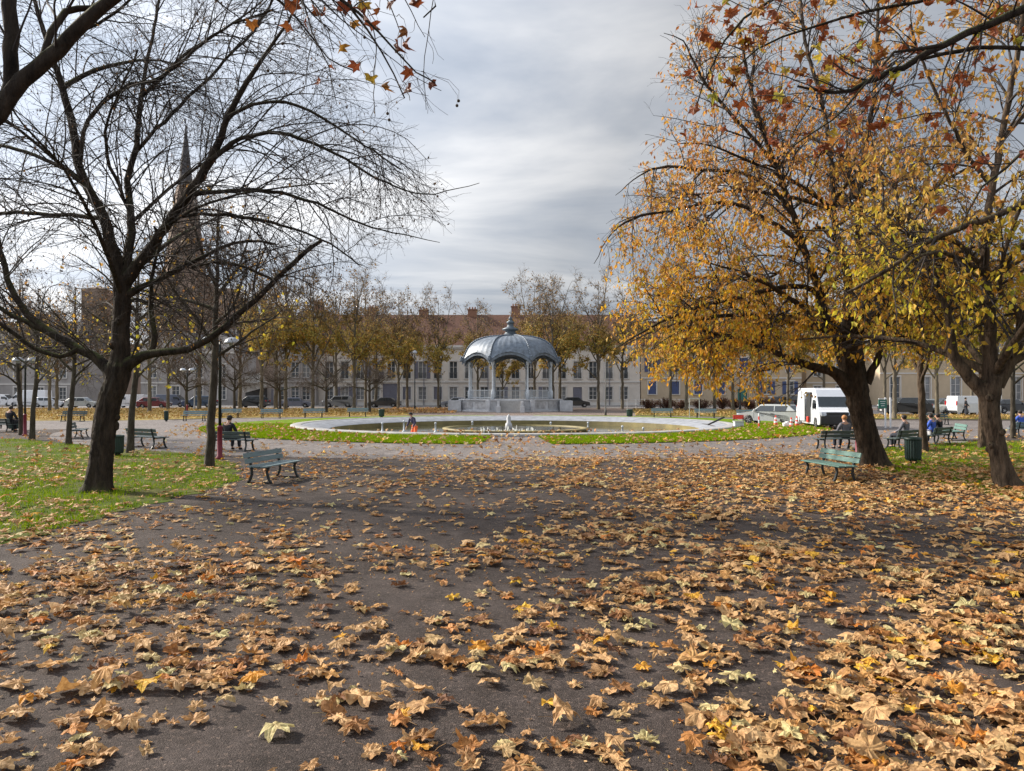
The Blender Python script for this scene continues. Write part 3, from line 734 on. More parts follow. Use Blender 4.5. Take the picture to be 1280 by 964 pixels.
# ------------------------------------------------------------------ pool
def turned(name, prof, mat, parent=None, seg=128, c=(BC[0], BC[1], 0), smooth=True):
    m = MB(); m.lathe(prof, seg, c)
    for f in [f for f in m.bm.faces if len(f.verts) > 8]: m.bm.faces.remove(f)
    return m.build(name, mat, parent, smooth)
pool = empty('pool', (BC[0], BC[1], 0), 'large round fountain pool with a broad pale concrete rim, nearly drained', 'pool')
c0 = (0, 0, 0)
turned('rim', [(RR + 0.3, 0.0), (RR + 0.3, 0.13), (RR + 0.22, 0.16), (RR - 0.35, 0.17), (RR - 0.40, 0.14)], M['concrete'], pool, c=c0)
turned('apron', [(RR - 0.41, 0.13), (RR - 2.05, -0.16), (RR - 2.1, -0.19)], M['apron'], pool, c=c0)
turned('wall', [(RR - 2.1, -0.19), (RR - 2.12, -0.62)], M['algae'], pool, c=c0)
m = MB(); m.lathe([(RR - 2.12, -0.60), (0.001, -0.60)], 96, c0)
m.build('floor', M['algae'], pool)
wt = turned('water', [(RR - 2.2, -0.53), (0.01, -0.53)], M['water'], None, 96); tag(wt, kind='structure')
wt.name = 'water'
# inner basin
ib = empty('inner_basin', (BC[0] + 0.1, 47.9, -0.6), 'low round inner basin of stained stone inside the drained pool', 'basin')
turned('basin_wall', [(4.55, 0.0), (4.5, 0.50), (4.62, 0.52), (4.62, 0.60), (4.2, 0.62), (4.18, 0.45)], M['algae'], ib, 72, c0)
turned('basin_water', [(4.19, 0.56), (0.01, 0.56)], M['water'], ib, 72, c0)
nz = MB()
jets = MB(); rj = random.Random(3)
for i in range(46):
    px = 603 + 66 * i / 45 + rj.uniform(-1, 1)
    d = 43.8 + rj.uniform(-0.25, 0.25)
    X = (px - 640) / F * d - (BC[0] + 0.1); Y = d - 47.9
    h = rj.uniform(0.15, 0.55)
    k = rj.randint(2, 4)
    for q in range(k):
        jets.bar((X, Y, 0.2), (X + rj.uniform(-.14, .14), Y + rj.uniform(-.1, .1), 0.42 + h * rj.uniform(.5, 1)), 0.05, 0.015, 5)
jets.build('water_jets', M['foam'], ib, True)
m = MB(); m.lathe([(0.22, 0.5), (0.20, 0.9), (0.12, 1.0), (0.14, 1.25), (0.05, 1.45), (0.0, 1.5)], 12, (-0.45, -1.5, 0)); m.build('nozzle', M['marble'], ib, True)
for px, py, h, kd in ((478, 536, .55, 'a'), (505, 536, .7, 'b'), (544.5, 537, .6, 'c'), (590.5, 536, .65, 'd'), (688.5, 534, .5, 'e'), (735, 534, .5, 'f'), (778, 541, .55, 'g'), (804, 540, .4, 'h')):
    p = G(px, py + 3.5, -0.53); p.z = -0.56
    m = MB(); m.lathe([(0.13, 0), (0.13, 0.06), (0.06, 0.1), (0.055, h), (0.09, h + .02), (0.05, h + .12), (0, h + .13)], 10, c0)
    o = m.build('fountain_spout', M['ironwhite'], None, True); o.location = p
    desc = {'a': 'leftmost short white fountain spout standing in the pool', 'b': 'white fountain spout just left of the man in orange', 'c': 'white fountain spout at the left end of the inner basin',
            'd': 'white fountain spout just left of the foaming jets', 'e': 'white fountain spout just right of the foaming jets', 'f': 'white fountain spout behind the right end of the inner basin',
            'g': 'white fountain spout right of the inner basin', 'h': 'rightmost short fountain spout in the pool'}[kd]
    tag(o, desc, 'fountain spout', 'fountain spouts in the drained pool')
# utility cabinet and small items right of the pool
p = G(923, 535.5); ub = empty('utility_box', p, 'pale grey metal cabinet beside the right end of the pool', 'utility box')
m = MB(); m.box((0, 0, .2), (.55, .4, .4), bev=.02); m.build('body', M['ironwhite'], ub)
m = MB(); m.box((0, 0, .43), (.62, .47, .05), bev=.015); m.build('lid', M['polepale'], ub)
p = G(907, 535); hs = MB(); hs.bar((-.9, 0, .05), (.2, .3, .5), .06, seg=8); o = hs.build('drain_pipe', M['plastic'], None, True); o.location = (p.x - .2, p.y, .16)
tag(o, 'short black hose lying over the right edge of the pool rim', 'hose')

# ------------------------------------------------------------------ the three big trees, limbs traced
def limb(pts, d0, k=0.0, sc=1.0, step=0.22, wob=0.012, bow=0.0):
    """pts: (px,py,width px); depth d0 + k per metre along"""
    out = []; rad = []; L = 0; prev = None
    for i, p in enumerate(pts):
        d = d0 + k * L
        q = P(p[0], p[1], d)
        if prev is not None:
            L += (q - prev).length; d = d0 + k * L + bow * math.sin(L * 0.9); q = P(p[0], p[1], d)
        prev = q; out.append(q); rad.append(max(0.006, p[2] / 2 / F * d * sc * .86))
    return catmull(out, rad, step, wob)

def auto(start, az, el, L, r0, n=14, droop=0.05, wig=0.06, r=rng, r1=0.012):
    d = np.array([math.sin(az) * math.cos(el), math.cos(az) * math.cos(el), math.sin(el)]); p = [np.array(start, float)]
    for i in range(n - 1):
        p.append(p[-1] + d * L / (n - 1)); d = d + r.normal(size=3) * wig; d[2] -= droop; d = d / np.linalg.norm(d)
    p = np.array(p); return p, np.linspace(r0, r1, n)

def big_tree(name, label, cat, base, trunk, limbs, autos, cfg, barkm, twigm, seed):
    r = np.random.default_rng(seed)
    root = empty(name, base, label, cat)
    off = np.array(base)
    T = Tubes(); pl, rd = trunk
    trunk_mesh(T, pl - off, rd, 56, cfg.get('flare', 0.5), 0.045, r)
    allP = []; allR = []
    for pl, rd in limbs + autos:
        n = len(pl); sides = 12 if rd[0] > 0.06 else 8
        trunk_mesh(T, pl - off, rd, sides, 0, 0.04, r)
        a, b = resample(pl, rd, 24); allP.append(a); allR.append(b)
    for k in range(cfg.get('knots', 0)):
        i = int(r.uniform(.25, .95) * (len(trunk[0]) - 1)); c_ = trunk[0][i] - off; a = r.uniform(0, 2 * PI); dr_ = np.array([math.cos(a), math.sin(a), .25])
        R0 = trunk[1][i]; q = np.array([c_ + dr_ * R0 * .6, c_ + dr_ * (R0 * 1.02), c_ + dr_ * (R0 * 1.02 + .04), c_ + dr_ * (R0 * 1.02 + .05)])
        T.add(q[None], np.array([[.11, .085, .06, .02]]), 10)
    for pl, rd in limbs[:12]:
        for k in range(2):
            i = int(r.uniform(.1, .8) * (len(pl) - 1)); d = norm(r.normal(size=3)); L = r.uniform(.05, .16)
            q = np.linspace(0, 1, 4)[:, None] * d * (L + rd[i]) + pl[i] - off; T.add(q[None], np.array([[rd[i] * .5, rd[i] * .4, rd[i] * .33, rd[i] * .2]]), 7)
    T.build('trunk', barkm, root)
    A = np.array(allP); B = np.array(allR)
    Ls = np.linalg.norm(np.diff(A, axis=1), axis=2).sum(1)
    cr = Tubes()
    c1 = np.maximum(2, (Ls * cfg['per1']).astype(int))
    P1, R1 = grow(A, B, c1, cfg.get('s1', 0.15), .96, *cfg['L1'], *cfg['A1'], 12, cfg['d1'], 0.075, 0.55, cfg.get('rm1', 0.035), 0.0042, cfg.get('lift', 0.15), r)
    mk = cfg.get('mask') or (lambda Q: np.ones(len(Q), bool))
    k = mk(P1[:, -1]); P1, R1 = P1[k], R1[k]
    P1b, R1b = grow(P1, R1, cfg['n1b'], 0.1, 0.8, *cfg['L1b'], 25, 60, 10, cfg['d1'] * 1.2, 0.10, 0.6, 0.018, 0.0045, 0, r)
    P1 = np.concatenate([resample3(P1, 10), P1b]); R1 = np.concatenate([R1[:, np.linspace(0, 11, 10).astype(int)], R1b])
    k = mk(P1[:, -1]); k[:len(k) - len(P1b)] = True; P1, R1 = P1[k], R1[k]
    P2, R2 = grow(P1, R1, cfg['n2'], 0.12, 1.0, *cfg['L2'], 25, 65, 7, cfg['d2'], 0.12, 0.6, 0.009, cfg.get('tw', 0.0028), 0, r)
    k = mk(P2[:, -1]); P2, R2 = P2[k], R2[k]
    P3, R3 = grow(P2, R2, cfg['n3'], 0.15, 1.0, *cfg['L3'], 25, 60, 4, cfg['d2'], 0.14, 0.6, 0.005, cfg.get('tw', 0.0028) * 0.8, 0, r)
    k = mk(P3[:, -1]); P3, R3 = P3[k], R3[k]
    cr.add(P1 - off, R1, 5); cr.add(P2 - off, R2, 4); cr.add(P3 - off, R3, 3)
    cr.build('branches', twigm, root)
    print(name, len(P1), len(P2), len(P3))
    return root, off, P1, P2, P3
def resample3(Q, n):
    i = np.linspace(0, Q.shape[1] - 1, n); a = np.floor(i).astype(int).clip(0, Q.shape[1] - 2); f = (i - a)[None, :, None]
    return Q[:, a] * (1 - f) + Q[:, a + 1] * f
def proj(Q):
    return Q[:, 0] / Q[:, 1] * F + 640, HY - (Q[:, 2] - CH) / Q[:, 1] * F

# --- left bare tree
b1 = G(124, 614); d1 = b1.y
tr1 = limb([(122, 617, 50), (124, 604, 41), (127, 575, 37), (131, 540, 36), (137, 505, 36), (146, 478, 38), (149, 460, 40), (150, 447, 31), (150, 410, 27), (152, 370, 27), (152, 345, 29)], d1, sc=.84, wob=0.003, step=.05)
Lb = [
 limb([(150, 352, 20), (144, 325, 17), (135, 298, 15.5), (128, 270, 15), (112, 240, 13), (97, 205, 12), (88, 150, 11), (72, 100, 9), (60, 60, 7), (45, 15, 6), (28, -40, 4)], d1, -0.10),
 limb([(153, 348, 18), (160, 318, 13), (163, 290, 12), (162, 255, 10), (158, 225, 9), (168, 190, 8), (174, 130, 7), (182, 80, 5), (195, 10, 4), (200, -40, 3)], d1, 0.22),
 limb([(156, 352, 20), (172, 330, 16), (192, 303, 14), (215, 270, 13), (240, 235, 12), (265, 195, 12), (284, 145, 8.5), (310, 98, 7), (335, 60, 5), (360, 25, 3.5), (375, -10, 3)], d1, -0.16),
 limb([(150, 462, 26), (170, 449, 15), (192, 441, 12), (222, 440, 10), (260, 425, 9.5), (300, 391, 8.5), (340, 355, 7.5), (375, 321, 7), (400, 301, 5)], d1, -0.05),
 limb([(187, 443, 9), (193, 420, 9), (189, 390, 8), (188, 360, 6), (194, 325, 4), (205, 280, 3)], d1 + .1, 0.3),
 limb([(146, 482, 30), (136, 462, 19), (118, 446, 14), (95, 434, 13), (65, 418, 12), (40, 400, 10), (18, 370, 9), (5, 335, 8), (-2, 300, 6), (-12, 250, 4)], d1, 0.12),
 limb([(98, 436, 8), (75, 446, 6.5), (45, 437, 6), (18, 418, 6), (-15, 395, 5), (-50, 370, 4)], d1 + .1, -0.25),
 limb([(58, 414, 8), (30, 402, 7), (0, 385, 6), (-40, 355, 5)], d1 + .3, -0.1),
 limb([(158, 368, 14), (180, 358, 8), (213, 341, 7.5), (245, 326, 6), (275, 309, 5), (310, 300, 4), (345, 305, 3)], d1, 0.25),
 limb([(240, 334, 5), (265, 328, 4.5), (300, 332, 4), (345, 352, 3)], d1 + .4, -0.3),
 limb([(242, 242, 8), (270, 240, 6), (310, 237, 5.5), (350, 241, 5), (395, 254, 4), (440, 275, 3), (490, 290, 2), (550, 303, .8)], d1 - .5, -0.12),
 limb([(262, 200, 8), (300, 172, 6), (335, 165, 5.5), (375, 172, 5), (420, 192, 4), (470, 222, 3), (530, 242, 1.8), (600, 228, .7)], d1 - .6, -0.05),
 limb([(215, 272, 6), (250, 268, 5), (300, 270, 5), (350, 281, 4), (400, 298, 3), (450, 330, 2)], d1 - .2, 0.2),
 limb([(284, 145, 6), (315, 130, 5), (355, 128, 4.5), (400, 145, 4), (445, 175, 3), (500, 210, 2.5)], d1 - .9, 0.1),
 limb([(128, 272, 8), (100, 270, 6), (60, 268, 6), (20, 265, 5.5), (-30, 270, 5)], d1 - .1, 0.15),
 limb([(110, 238, 8), (85, 213, 6), (50, 198, 5.5), (10, 183, 5), (-30, 180, 4)], d1 - .3, 0.2),
 limb([(160, 262, 6), (148, 232, 5), (132, 195, 5), (133, 150, 4), (150, 110, 3), (170, 60, 3)], d1 + .5, -0.3),
 limb([(98, 208, 6), (108, 150, 6), (150, 110, 6), (200, 95, 5), (250, 55, 4), (290, 28, 3.5), (340, 10, 3)], d1 - .4, 0.05),
 limb([(163, 195, 6), (195, 160, 5), (235, 120, 5), (280, 75, 4), (320, 30, 4), (350, -20, 3)], d1 + .9, 0.1),
 limb([(60, 60, 5), (95, 40, 5), (140, 15, 4), (180, -20, 3)], d1 - .9, -0.2),
]
c = lambda px, py, d: np.array(P(px, py, d))
Ab = [auto(c(152, 372, d1), math.radians(170), .7, 5.0, .06, r=np.random.default_rng(1)), auto(c(152, 350, d1), math.radians(20), .7, 6.0, .07, r=np.random.default_rng(2)),
      auto(c(150, 400, d1), math.radians(-20), .4, 5.0, .06, r=np.random.default_rng(3)), auto(c(160, 280, d1 + .3), math.radians(60), .8, 5.5, .045, r=np.random.default_rng(4)),
      auto(c(120, 250, d1), math.radians(210), .7, 5.0, .045, r=np.random.default_rng(5)), auto(c(190, 300, d1 - .2), math.radians(120), .6, 4.5, .04, r=np.random.default_rng(6)),
      auto(c(75, 110, d1 - .4), math.radians(30), .8, 4.5, .06, r=np.random.default_rng(7)), auto(c(175, 120, d1 + .5), math.radians(80), .8, 4.0, .05, r=np.random.default_rng(8))]
def mask1(Q):
    px, py = proj(Q)
    # the crown's outline on its open right side, a plain sphere-like limit about the trunk
    lim = np.interp(py, [-100, 20, 120, 200, 230, 290, 330, 400, 470], [430, 470, 530, 560, 590, 560, 480, 400, 300])
    return (px < lim + rng.normal(0, 14, len(px))) & (py < 470)
cfg1 = dict(knots=7, per1=3.0, s1=.04, L1=(1.8, 4.4), A1=(25, 65), d1=0.34, n1b=2, L1b=(0.9, 2.4), n2=5, L2=(0.5, 1.5), d2=0.35, n3=2, L3=(0.2, 0.6), lift=0.12, flare=0.42, mask=mask1, tw=0.0024, rm1=.017)
t1, o1, P1, P2, P3 = big_tree('bare_tree', 'large bare dark tree with wide arching limbs on the left lawn', 'tree', b1, tr1, Lb, Ab, cfg1, M['bark'], M['twig'], 101)
pp = pts_on(P3, 5200, rng, 0.3, 1.0)
V, T_ = folded_leaves(pp - o1, rng.uniform(0.03, 0.085, len(pp)), rng, 0.5, 0.5)
npmesh('withered_leaves', V, [T_], M['leafdark'], t1)

# --- right tree with golden leaves
b2 = G(1091, 584); d2 = b2.y
tr2 = limb([(1094, 588, 48), (1091, 574, 41), (1083, 545, 37), (1076, 515, 36), (1070, 485, 38), (1066, 462, 40), (1062, 440, 44), (1060, 425, 38)], d2, sc=.84, wob=0.003, step=.05)
L2 = [
 limb([(1068, 492, 26), (1052, 474, 18), (1038, 463, 15), (1015, 458, 12), (990, 451, 9), (968, 440, 8), (945, 431, 7), (915, 420, 6), (880, 415, 4)], d2, -0.12),
 limb([(1060, 440, 28), (1044, 415, 20), (1030, 398, 16), (1026, 375, 14), (1018, 345, 11), (1003, 305, 9.5), (990, 260, 8.5), (972, 210, 7), (950, 150, 6), (935, 90, 5), (925, 30, 4)], d2, -0.1),
 limb([(1064, 435, 28), (1074, 410, 18), (1080, 380, 13), (1078, 335, 12), (1074, 290, 11), (1074, 240, 9), (1082, 190, 8), (1092, 130, 6), (1098, 60, 5), (1100, -10, 4)], d2, 0.1),
 limb([(1082, 478, 16), (1091, 462, 10), (1099, 445, 10), (1104, 415, 7), (1120, 380, 6), (1140, 335, 5), (1150, 280, 4)], d2, -0.2),
 limb([(1066, 425, 20), (1060, 395, 15), (1062, 355, 12), (1050, 310, 10), (1042, 260, 8), (1040, 200, 7), (1030, 130, 6), (1010, 60, 5), (1000, -20, 4)], d2, 0.22),
 limb([(1026, 372, 9), (1005, 358, 7.5), (965, 362, 7), (920, 372, 6), (880, 382, 5), (835, 398, 4.5), (795, 420, 3), (770, 436, 1)], d2 - .2, -0.15),
 limb([(1010, 320, 8), (985, 290, 7), (960, 275, 6), (925, 256, 6), (885, 253, 5), (845, 262, 4), (800, 270, 4), (765, 290, 2), (742, 330, .8)], d2 - .3, -0.05),
 limb([(990, 265, 7), (960, 230, 6), (920, 215, 5), (880, 212, 4.5), (835, 208, 4), (800, 218, 2), (770, 245, .8)], d2, 0.25),
 limb([(972, 210, 6), (940, 170, 5), (905, 130, 5), (875, 90, 4), (855, 50, 2), (830, 40, .8)], d2 - .2, -0.1),
 limb([(1078, 330, 8), (1110, 300, 7), (1140, 262, 6), (1175, 230, 5), (1210, 210, 4)], d2, 0.3),
 limb([(1045, 300, 7), (1020, 285, 6), (985, 330, 4), (950, 350, 4), (900, 345, 3), (850, 350, 3)], d2, 0.4),
]
A2 = [auto(c(1064, 420, d2), math.radians(a), e, l, .11, r=np.random.default_rng(20 + i)) for i, (a, e, l) in enumerate(((180, .6, 5.5), (10, .6, 6), (-50, .5, 7), (50, .6, 6), (-110, .5, 6.5), (100, .7, 5), (-80, .25, 7), (140, .7, 5)))]
A2 += [auto(c(1040, 260, d2), math.radians(a), e, l, .07, r=np.random.default_rng(40 + i)) for i, (a, e, l) in enumerate(((180, .5, 4.5), (0, .6, 4.5), (-60, .4, 5.5), (-100, .6, 5.5), (70, .5, 4.5)))]
def mask2(Q):
    px, py = proj(Q)
    lim = np.interp(py, [-200, 0, 100, 200, 260, 320, 400, 470, 520], [860, 835, 815, 790, 760, 742, 738, 770, 960])
    return (px > lim + rng.normal(0, 16, len(px))) & (py < 505 - np.clip((px - 1000) / 80, 0, 1) * 45)
cfg2 = dict(knots=6, per1=2.7, L1=(1.4, 3.6), A1=(30, 80), d1=0.26, n1b=3, L1b=(0.8, 2.0), n2=4, L2=(0.5, 1.4), d2=0.4, n3=2, L3=(0.2, 0.6), lift=0.2, flare=0.4, mask=mask2, tw=0.0032)
t2, o2, P1, P2, P3 = big_tree('autumn_tree', 'large tree full of golden orange leaves beside the green bench on the right', 'tree', b2, tr2, L2, A2, cfg2, M['bark2'], M['twig'], 102)
def leafset(Q2, Q3, n, off, keepf, smin, smax, tintf, seed, asp=0.5):
    r = np.random.default_rng(seed)
    pp = np.concatenate([pts_on(Q3, int(n * .7), r, 0.2, 1.0), pts_on(Q2, int(n * .3), r, 0.4, 1.0)])
    # leaves hang in small bunches
    pp = pp[r.permutation(len(pp))[:n // 4]]; pp = np.repeat(pp, 4, 0); pp = pp + r.normal(0, 0.07, pp.shape)
    px, py = proj(pp); pr = keepf(px, py)
    k = r.random(len(pp)) < pr; pp = pp[k]; px = px[k]; py = py[k]
    V, T_ = folded_leaves(pp - off, r.uniform(smin, smax, len(pp)), r, 0.45, asp)
    return V, T_, np.repeat(np.clip(tintf(px, py) + r.normal(0, .25, len(pp)), 0, 1), 5), len(pp)
keep2 = lambda px, py: np.clip(np.interp(py, [0, 150, 300, 380, 480], [0.30, 0.42, 0.75, 1.0, 1.0]) * np.interp(px, [740, 850, 1000, 1300], [0.45, 0.9, 1.0, .75]), 0, 1)
tint2 = lambda px, py: np.clip(np.interp(py, [0, 180, 300, 400], [1.0, 0.9, 0.45, 0.0]), 0, 1)
V, T_, tn, k = leafset(P2, P3, 50000, o2, keep2, 0.085, 0.185, tint2, 71)
npmesh('foliage', V, [T_], M['leafT2'], t2, attr=tn); print('T2 leaves', k)

# --- right-edge tree
b3 = G(1256, 611); d3 = b3.y
tr3 = limb([(1262, 616, 52), (1257, 604, 40), (1249, 575, 31), (1243, 545, 30), (1238, 515, 31), (1238, 492, 36), (1241, 472, 36)], d3, sc=.78, wob=0.003, step=.05)
L3 = [
 limb([(1236, 500, 22), (1222, 482, 19), (1205, 462, 17), (1192, 441, 14), (1188, 415, 11), (1182, 385, 9), (1165, 350, 7), (1150, 300, 6), (1120, 240, 5), (1090, 200, 4)], d3, 0.15),
 limb([(1240, 480, 24), (1238, 445, 18), (1238, 410, 17), (1236, 370, 14), (1231, 330, 12), (1234, 280, 11), (1243, 230, 10), (1254, 170, 9), (1266, 110, 8), (1276, 50, 7), (1285, -20, 5)], d3, -0.05),
 limb([(1245, 482, 22), (1258, 460, 17), (1268, 440, 14), (1277, 415, 12), (1274, 390, 10), (1262, 378, 9), (1250, 360, 7), (1262, 300, 6), (1290, 230, 5)], d3, -0.2),
 limb([(1236, 375, 10), (1215, 385, 6), (1198, 400, 5), (1180, 440, 4)], d3, -.3),
 limb([(1232, 335, 8), (1190, 300, 6), (1140, 280, 5), (1100, 262, 4), (1060, 255, 3)], d3, -.1),
 limb([(1243, 235, 8), (1215, 200, 6), (1190, 150, 5), (1160, 90, 4), (1140, 30, 3)], d3, -.2),
 limb([(1285, 250, 11), (1250, 268, 9), (1200, 285, 8), (1150, 308, 7), (1105, 340, 6), (1060, 365, 4)], d3 - 1.2, .05),
 limb([(1254, 175, 7), (1300, 120, 6), (1340, 60, 4)], d3, .1),
]
A3 = [auto(c(1240, 470, d3), math.radians(a), e, l, .10, r=np.random.default_rng(60 + i)) for i, (a, e, l) in enumerate(((180, .7, 5), (0, .7, 5.5), (90, .6, 6), (60, .8, 6), (-40, .6, 5.5)))]
A3 += [auto(c(1236, 350, d3), math.radians(a), e, l, .07, r=np.random.default_rng(80 + i)) for i, (a, e, l) in enumerate(((180, .5, 4.5), (20, .6, 4.5), (-60, .6, 5), (100, .6, 5), (-120, .5, 4.5)))]
def mask3(Q):
    px, py = proj(Q); return (px > 1010 + rng.normal(0, 20, len(px))) & (py < 455) & (px < 1700)
cfg3 = dict(knots=6, per1=2.1, L1=(1.2, 3.2), A1=(30, 80), d1=0.2, n1b=2, L1b=(0.7, 1.8), n2=4, L2=(0.5, 1.2), d2=0.3, n3=2, L3=(0.2, 0.55), lift=0.2, flare=0.5, mask=mask3)
t3, o3, P1, P2, P3 = big_tree('patchy_bark_tree', 'tree with pale patchy bark and flared foot at the right edge', 'tree', b3, tr3, L3, A3, cfg3, M['bark3'], M['twig'], 103)
keep3 = lambda px, py: np.interp(py, [0, 250, 330, 450], [0.85, 0.7, 0.5, .45])
tint3 = lambda px, py: np.interp(py, [0, 220, 330], [1.0, 0.8, 0.0])
V, T_, tn, k = leafset(P2, P3, 12000, o3, keep3, 0.08, 0.19, tint3, 72, 0.6)
npmesh('foliage', V, [T_], M['leafT3'], t3, attr=tn)

# --- two plane trees standing just outside the frame, whose boughs reach over the picture
def near_plane(name, label, base, trunk, limbs, nleaf, lsz, seed, region, per1, brown, explicit=None):
    r = np.random.default_rng(seed)
    root = empty(name, base, label, 'tree'); off = np.array(base)
    T = Tubes(); trunk_mesh(T, trunk[0] - off, trunk[1], 20, 0.3, 0.03, r)
    A = []; B = []
    for pl, rd in limbs:
        trunk_mesh(T, pl - off, rd, 12, 0, 0.05, r); a, b = resample(pl, rd, 24); A.append(a); B.append(b)
    T.build('trunk', M['bark'], root)
    A = np.array(A); B = np.array(B); Ls = np.linalg.norm(np.diff(A, axis=1), axis=2).sum(1)
    Q1, S1 = grow(A, B, np.maximum(2, (Ls * per1).astype(int)), 0.1, 1.0, 0.6, 1.7, 30, 70, 9, 0.25, 0.12, 0.5, 0.012, 0.003, 0, r)
    Q2, S2 = grow(Q1, S1, 4, 0.2, 1.0, 0.25, 0.8, 25, 60, 6, 0.5, 0.14, 0.6, 0.004, 0.0016, 0, r)
    k1 = region(*proj(Q1[:, -1])); k2 = region(*proj(Q2[:, -1]))
    Q1, S1, Q2, S2 = Q1[k1], S1[k1], Q2[k2], S2[k2]
    cr = Tubes(); cr.add(Q1 - off, S1, 5); cr.add(Q2 - off, S2, 4)
    pp = np.concatenate([pts_on(Q2, int(nleaf * .8), r, .5, 1), pts_on(Q1, int(nleaf * .2), r, .5, 1)])
    if explicit is not None:
        allp = np.concatenate([A.reshape(-1, 3)] + [Q1.reshape(-1, 3), Q2.reshape(-1, 3)])
        ex = np.array([P(px, py - 8, explicit[0] + r.uniform(-.35, .35)) for px, py in explicit[1]])
        tw = np.zeros((len(ex), 5, 3))
        for i, e in enumerate(ex):
            up = allp[allp[:, 2] > e[2] + .05]; nb = up[np.argmin(np.linalg.norm(up - e, axis=1))]
            for k in range(5): t = k / 4; tw[i, k] = nb * (1 - t) + e * t + np.array([0, 0, .18 * np.linalg.norm(nb - e) * math.sin(PI * t)]) + r.normal(0, .006, 3) * (0 < k < 4)
        cr.add(tw - off, np.tile(np.linspace(.004, .0016, 5), (len(ex), 1)), 4)
        pp = np.concatenate([pp, ex])
    cr.build('branches', M['twig'], root)
    # leaves hang from their stalks, faces turned every way
    n = len(pp); yaw = r.uniform(0, 2 * PI, n); ptc = r.normal(PI / 2, 0.5, n)
    down = np.zeros((n, 3, 3))
    ey = np.stack([np.cos(yaw) * np.cos(ptc) * 1.0, np.sin(yaw) * np.cos(ptc), -np.sin(ptc)], -1)   # leaf axis points down
    ex = np.stack([-np.sin(yaw), np.cos(yaw), np.zeros(n)], -1); ez = np.cross(ex, ey)
    Rm = np.stack([ex, ey, ez], -1)
    V, T_, Qd = plane_leaves(pp - off + ey * 0.02, r.uniform(*lsz, n), 1, r, normals=Rm, curl=1.5, rest=False)
    npmesh('foliage', V, [T_, Qd], brown, root)
    return root, off, Q2, r
bl = Vector((-8.6, 5.4, 0))
trL = catmull([bl, bl + Vector((0.05, 0, 1.5)), bl + Vector((0.2, 0.1, 3.0)), bl + Vector((0.5, 0.1, 4.6)), bl + Vector((0.8, .2, 6.5))], [.30, .25, .23, .18, .11], 0.2, 0.008)
dl = 6.3
plL = [
 limb([(-640, 470, 44), (-330, 330, 36), (-200, 265, 31), (-90, 205, 28), (-25, 160, 26), (10, 120, 24), (42, 85, 22), (72, 62, 21), (105, 25, 19), (150, -12, 16), (230, -70, 16), (330, -110, 12)], dl, .03),
 limb([(4, 128, 20), (10, 80, 20), (10, 40, 20), (8, -30, 19), (0, -120, 14)], dl + .15, .1),
 limb([(50, 75, 10), (80, 12, 10), (115, 5, 8), (160, -20, 6)], dl + .3, .3),
 limb([(150, -14, 12), (270, -60, 10), (360, -50, 7), (420, -10, 5), (470, 40, 3.2), (520, 90, 2.2), (545, 100, 1.5)], dl, .02),
 limb([(230, -72, 12), (330, -90, 8), (400, -60, 6), (440, 10, 4), (475, 60, 2.5), (505, 120, 1.6)], dl, .15),
 limb([(150, -14, 10), (250, -40, 7), (320, -20, 5), (370, 20, 3), (410, 70, 2), (440, 85, 1.5)], dl + .1, .3),
 limb([(270, -62, 8), (420, -80, 7), (500, -50, 5), (540, -10, 3), (530, 20, 2)], dl, .1),
]
regL = lambda px, py: (px < 575) & (py < 150 - np.clip((380 - px) / 100, 0, 1) * 150) & (px > -500)
XL = [(313, 32), (363, 7), (360, 35), (381, 28), (400, 23), (439, 32), (426, 61), (446, 85), (463, 33), (451, 18), (474, 15), (489, 7), (519, 7), (507, 40), (496, 60), (463, 101), (478, 110), (512, 91), (509, 115), (538, 108), (399, 103), (413, 86), (455, 8), (430, 10)]
tl, ol, QL, rL = near_plane('plane_tree', 'plane tree whose thick bough and last brown leaves hang in the top left corner', bl, trL, plL, 8, (.11, .18), 301, regL, 4.0, M['leafrust'], (6.4, XL))
# seed balls on thin stalks
for i, (px, py, d) in enumerate(((573, 125, 6.6), (571, 131, 6.6), (484, 141, 6.6), (486, 149, 6.6), (352, 53, 6.6), (334, 87, 6.7), (455, 45, 6.5), (471, 35, 6.5))):
    q = P(px, py, d); sb = MB(); sb.sphere(q - bl, 0.014, seg=10); sb.bar(q - bl, q - bl + Vector((.004, 0, .09)), .0012, seg=4)
    _all = np.concatenate([QL.reshape(-1, 3)] + [l_[0] for l_ in plL]); _up = _all[_all[:, 2] > q.z + .12]; _n = Vector(_up[np.argmin(np.linalg.norm(_up - np.array(q), axis=1))]); _a = q + Vector((.004, 0, .09)); _m = (_a + _n) / 2 + Vector((.02, 0, .03))
    sb.bar(_a - bl, _m - bl, .0015, seg=4); sb.bar(_m - bl, _n - bl, .0018, seg=4); sb.build('seed_ball', M['seed'], tl, True)
br_ = Vector((8.4, 7.4, 0))
trR = catmull([br_, br_ + Vector((-.05, 0, 1.5)), br_ + Vector((-.2, 0, 3.2)), br_ + Vector((-.5, 0, 5.0)), br_ + Vector((-.7, .1, 7.0))], [.36, .30, .27, .2, .12], .2, .008)
dr = 7.4
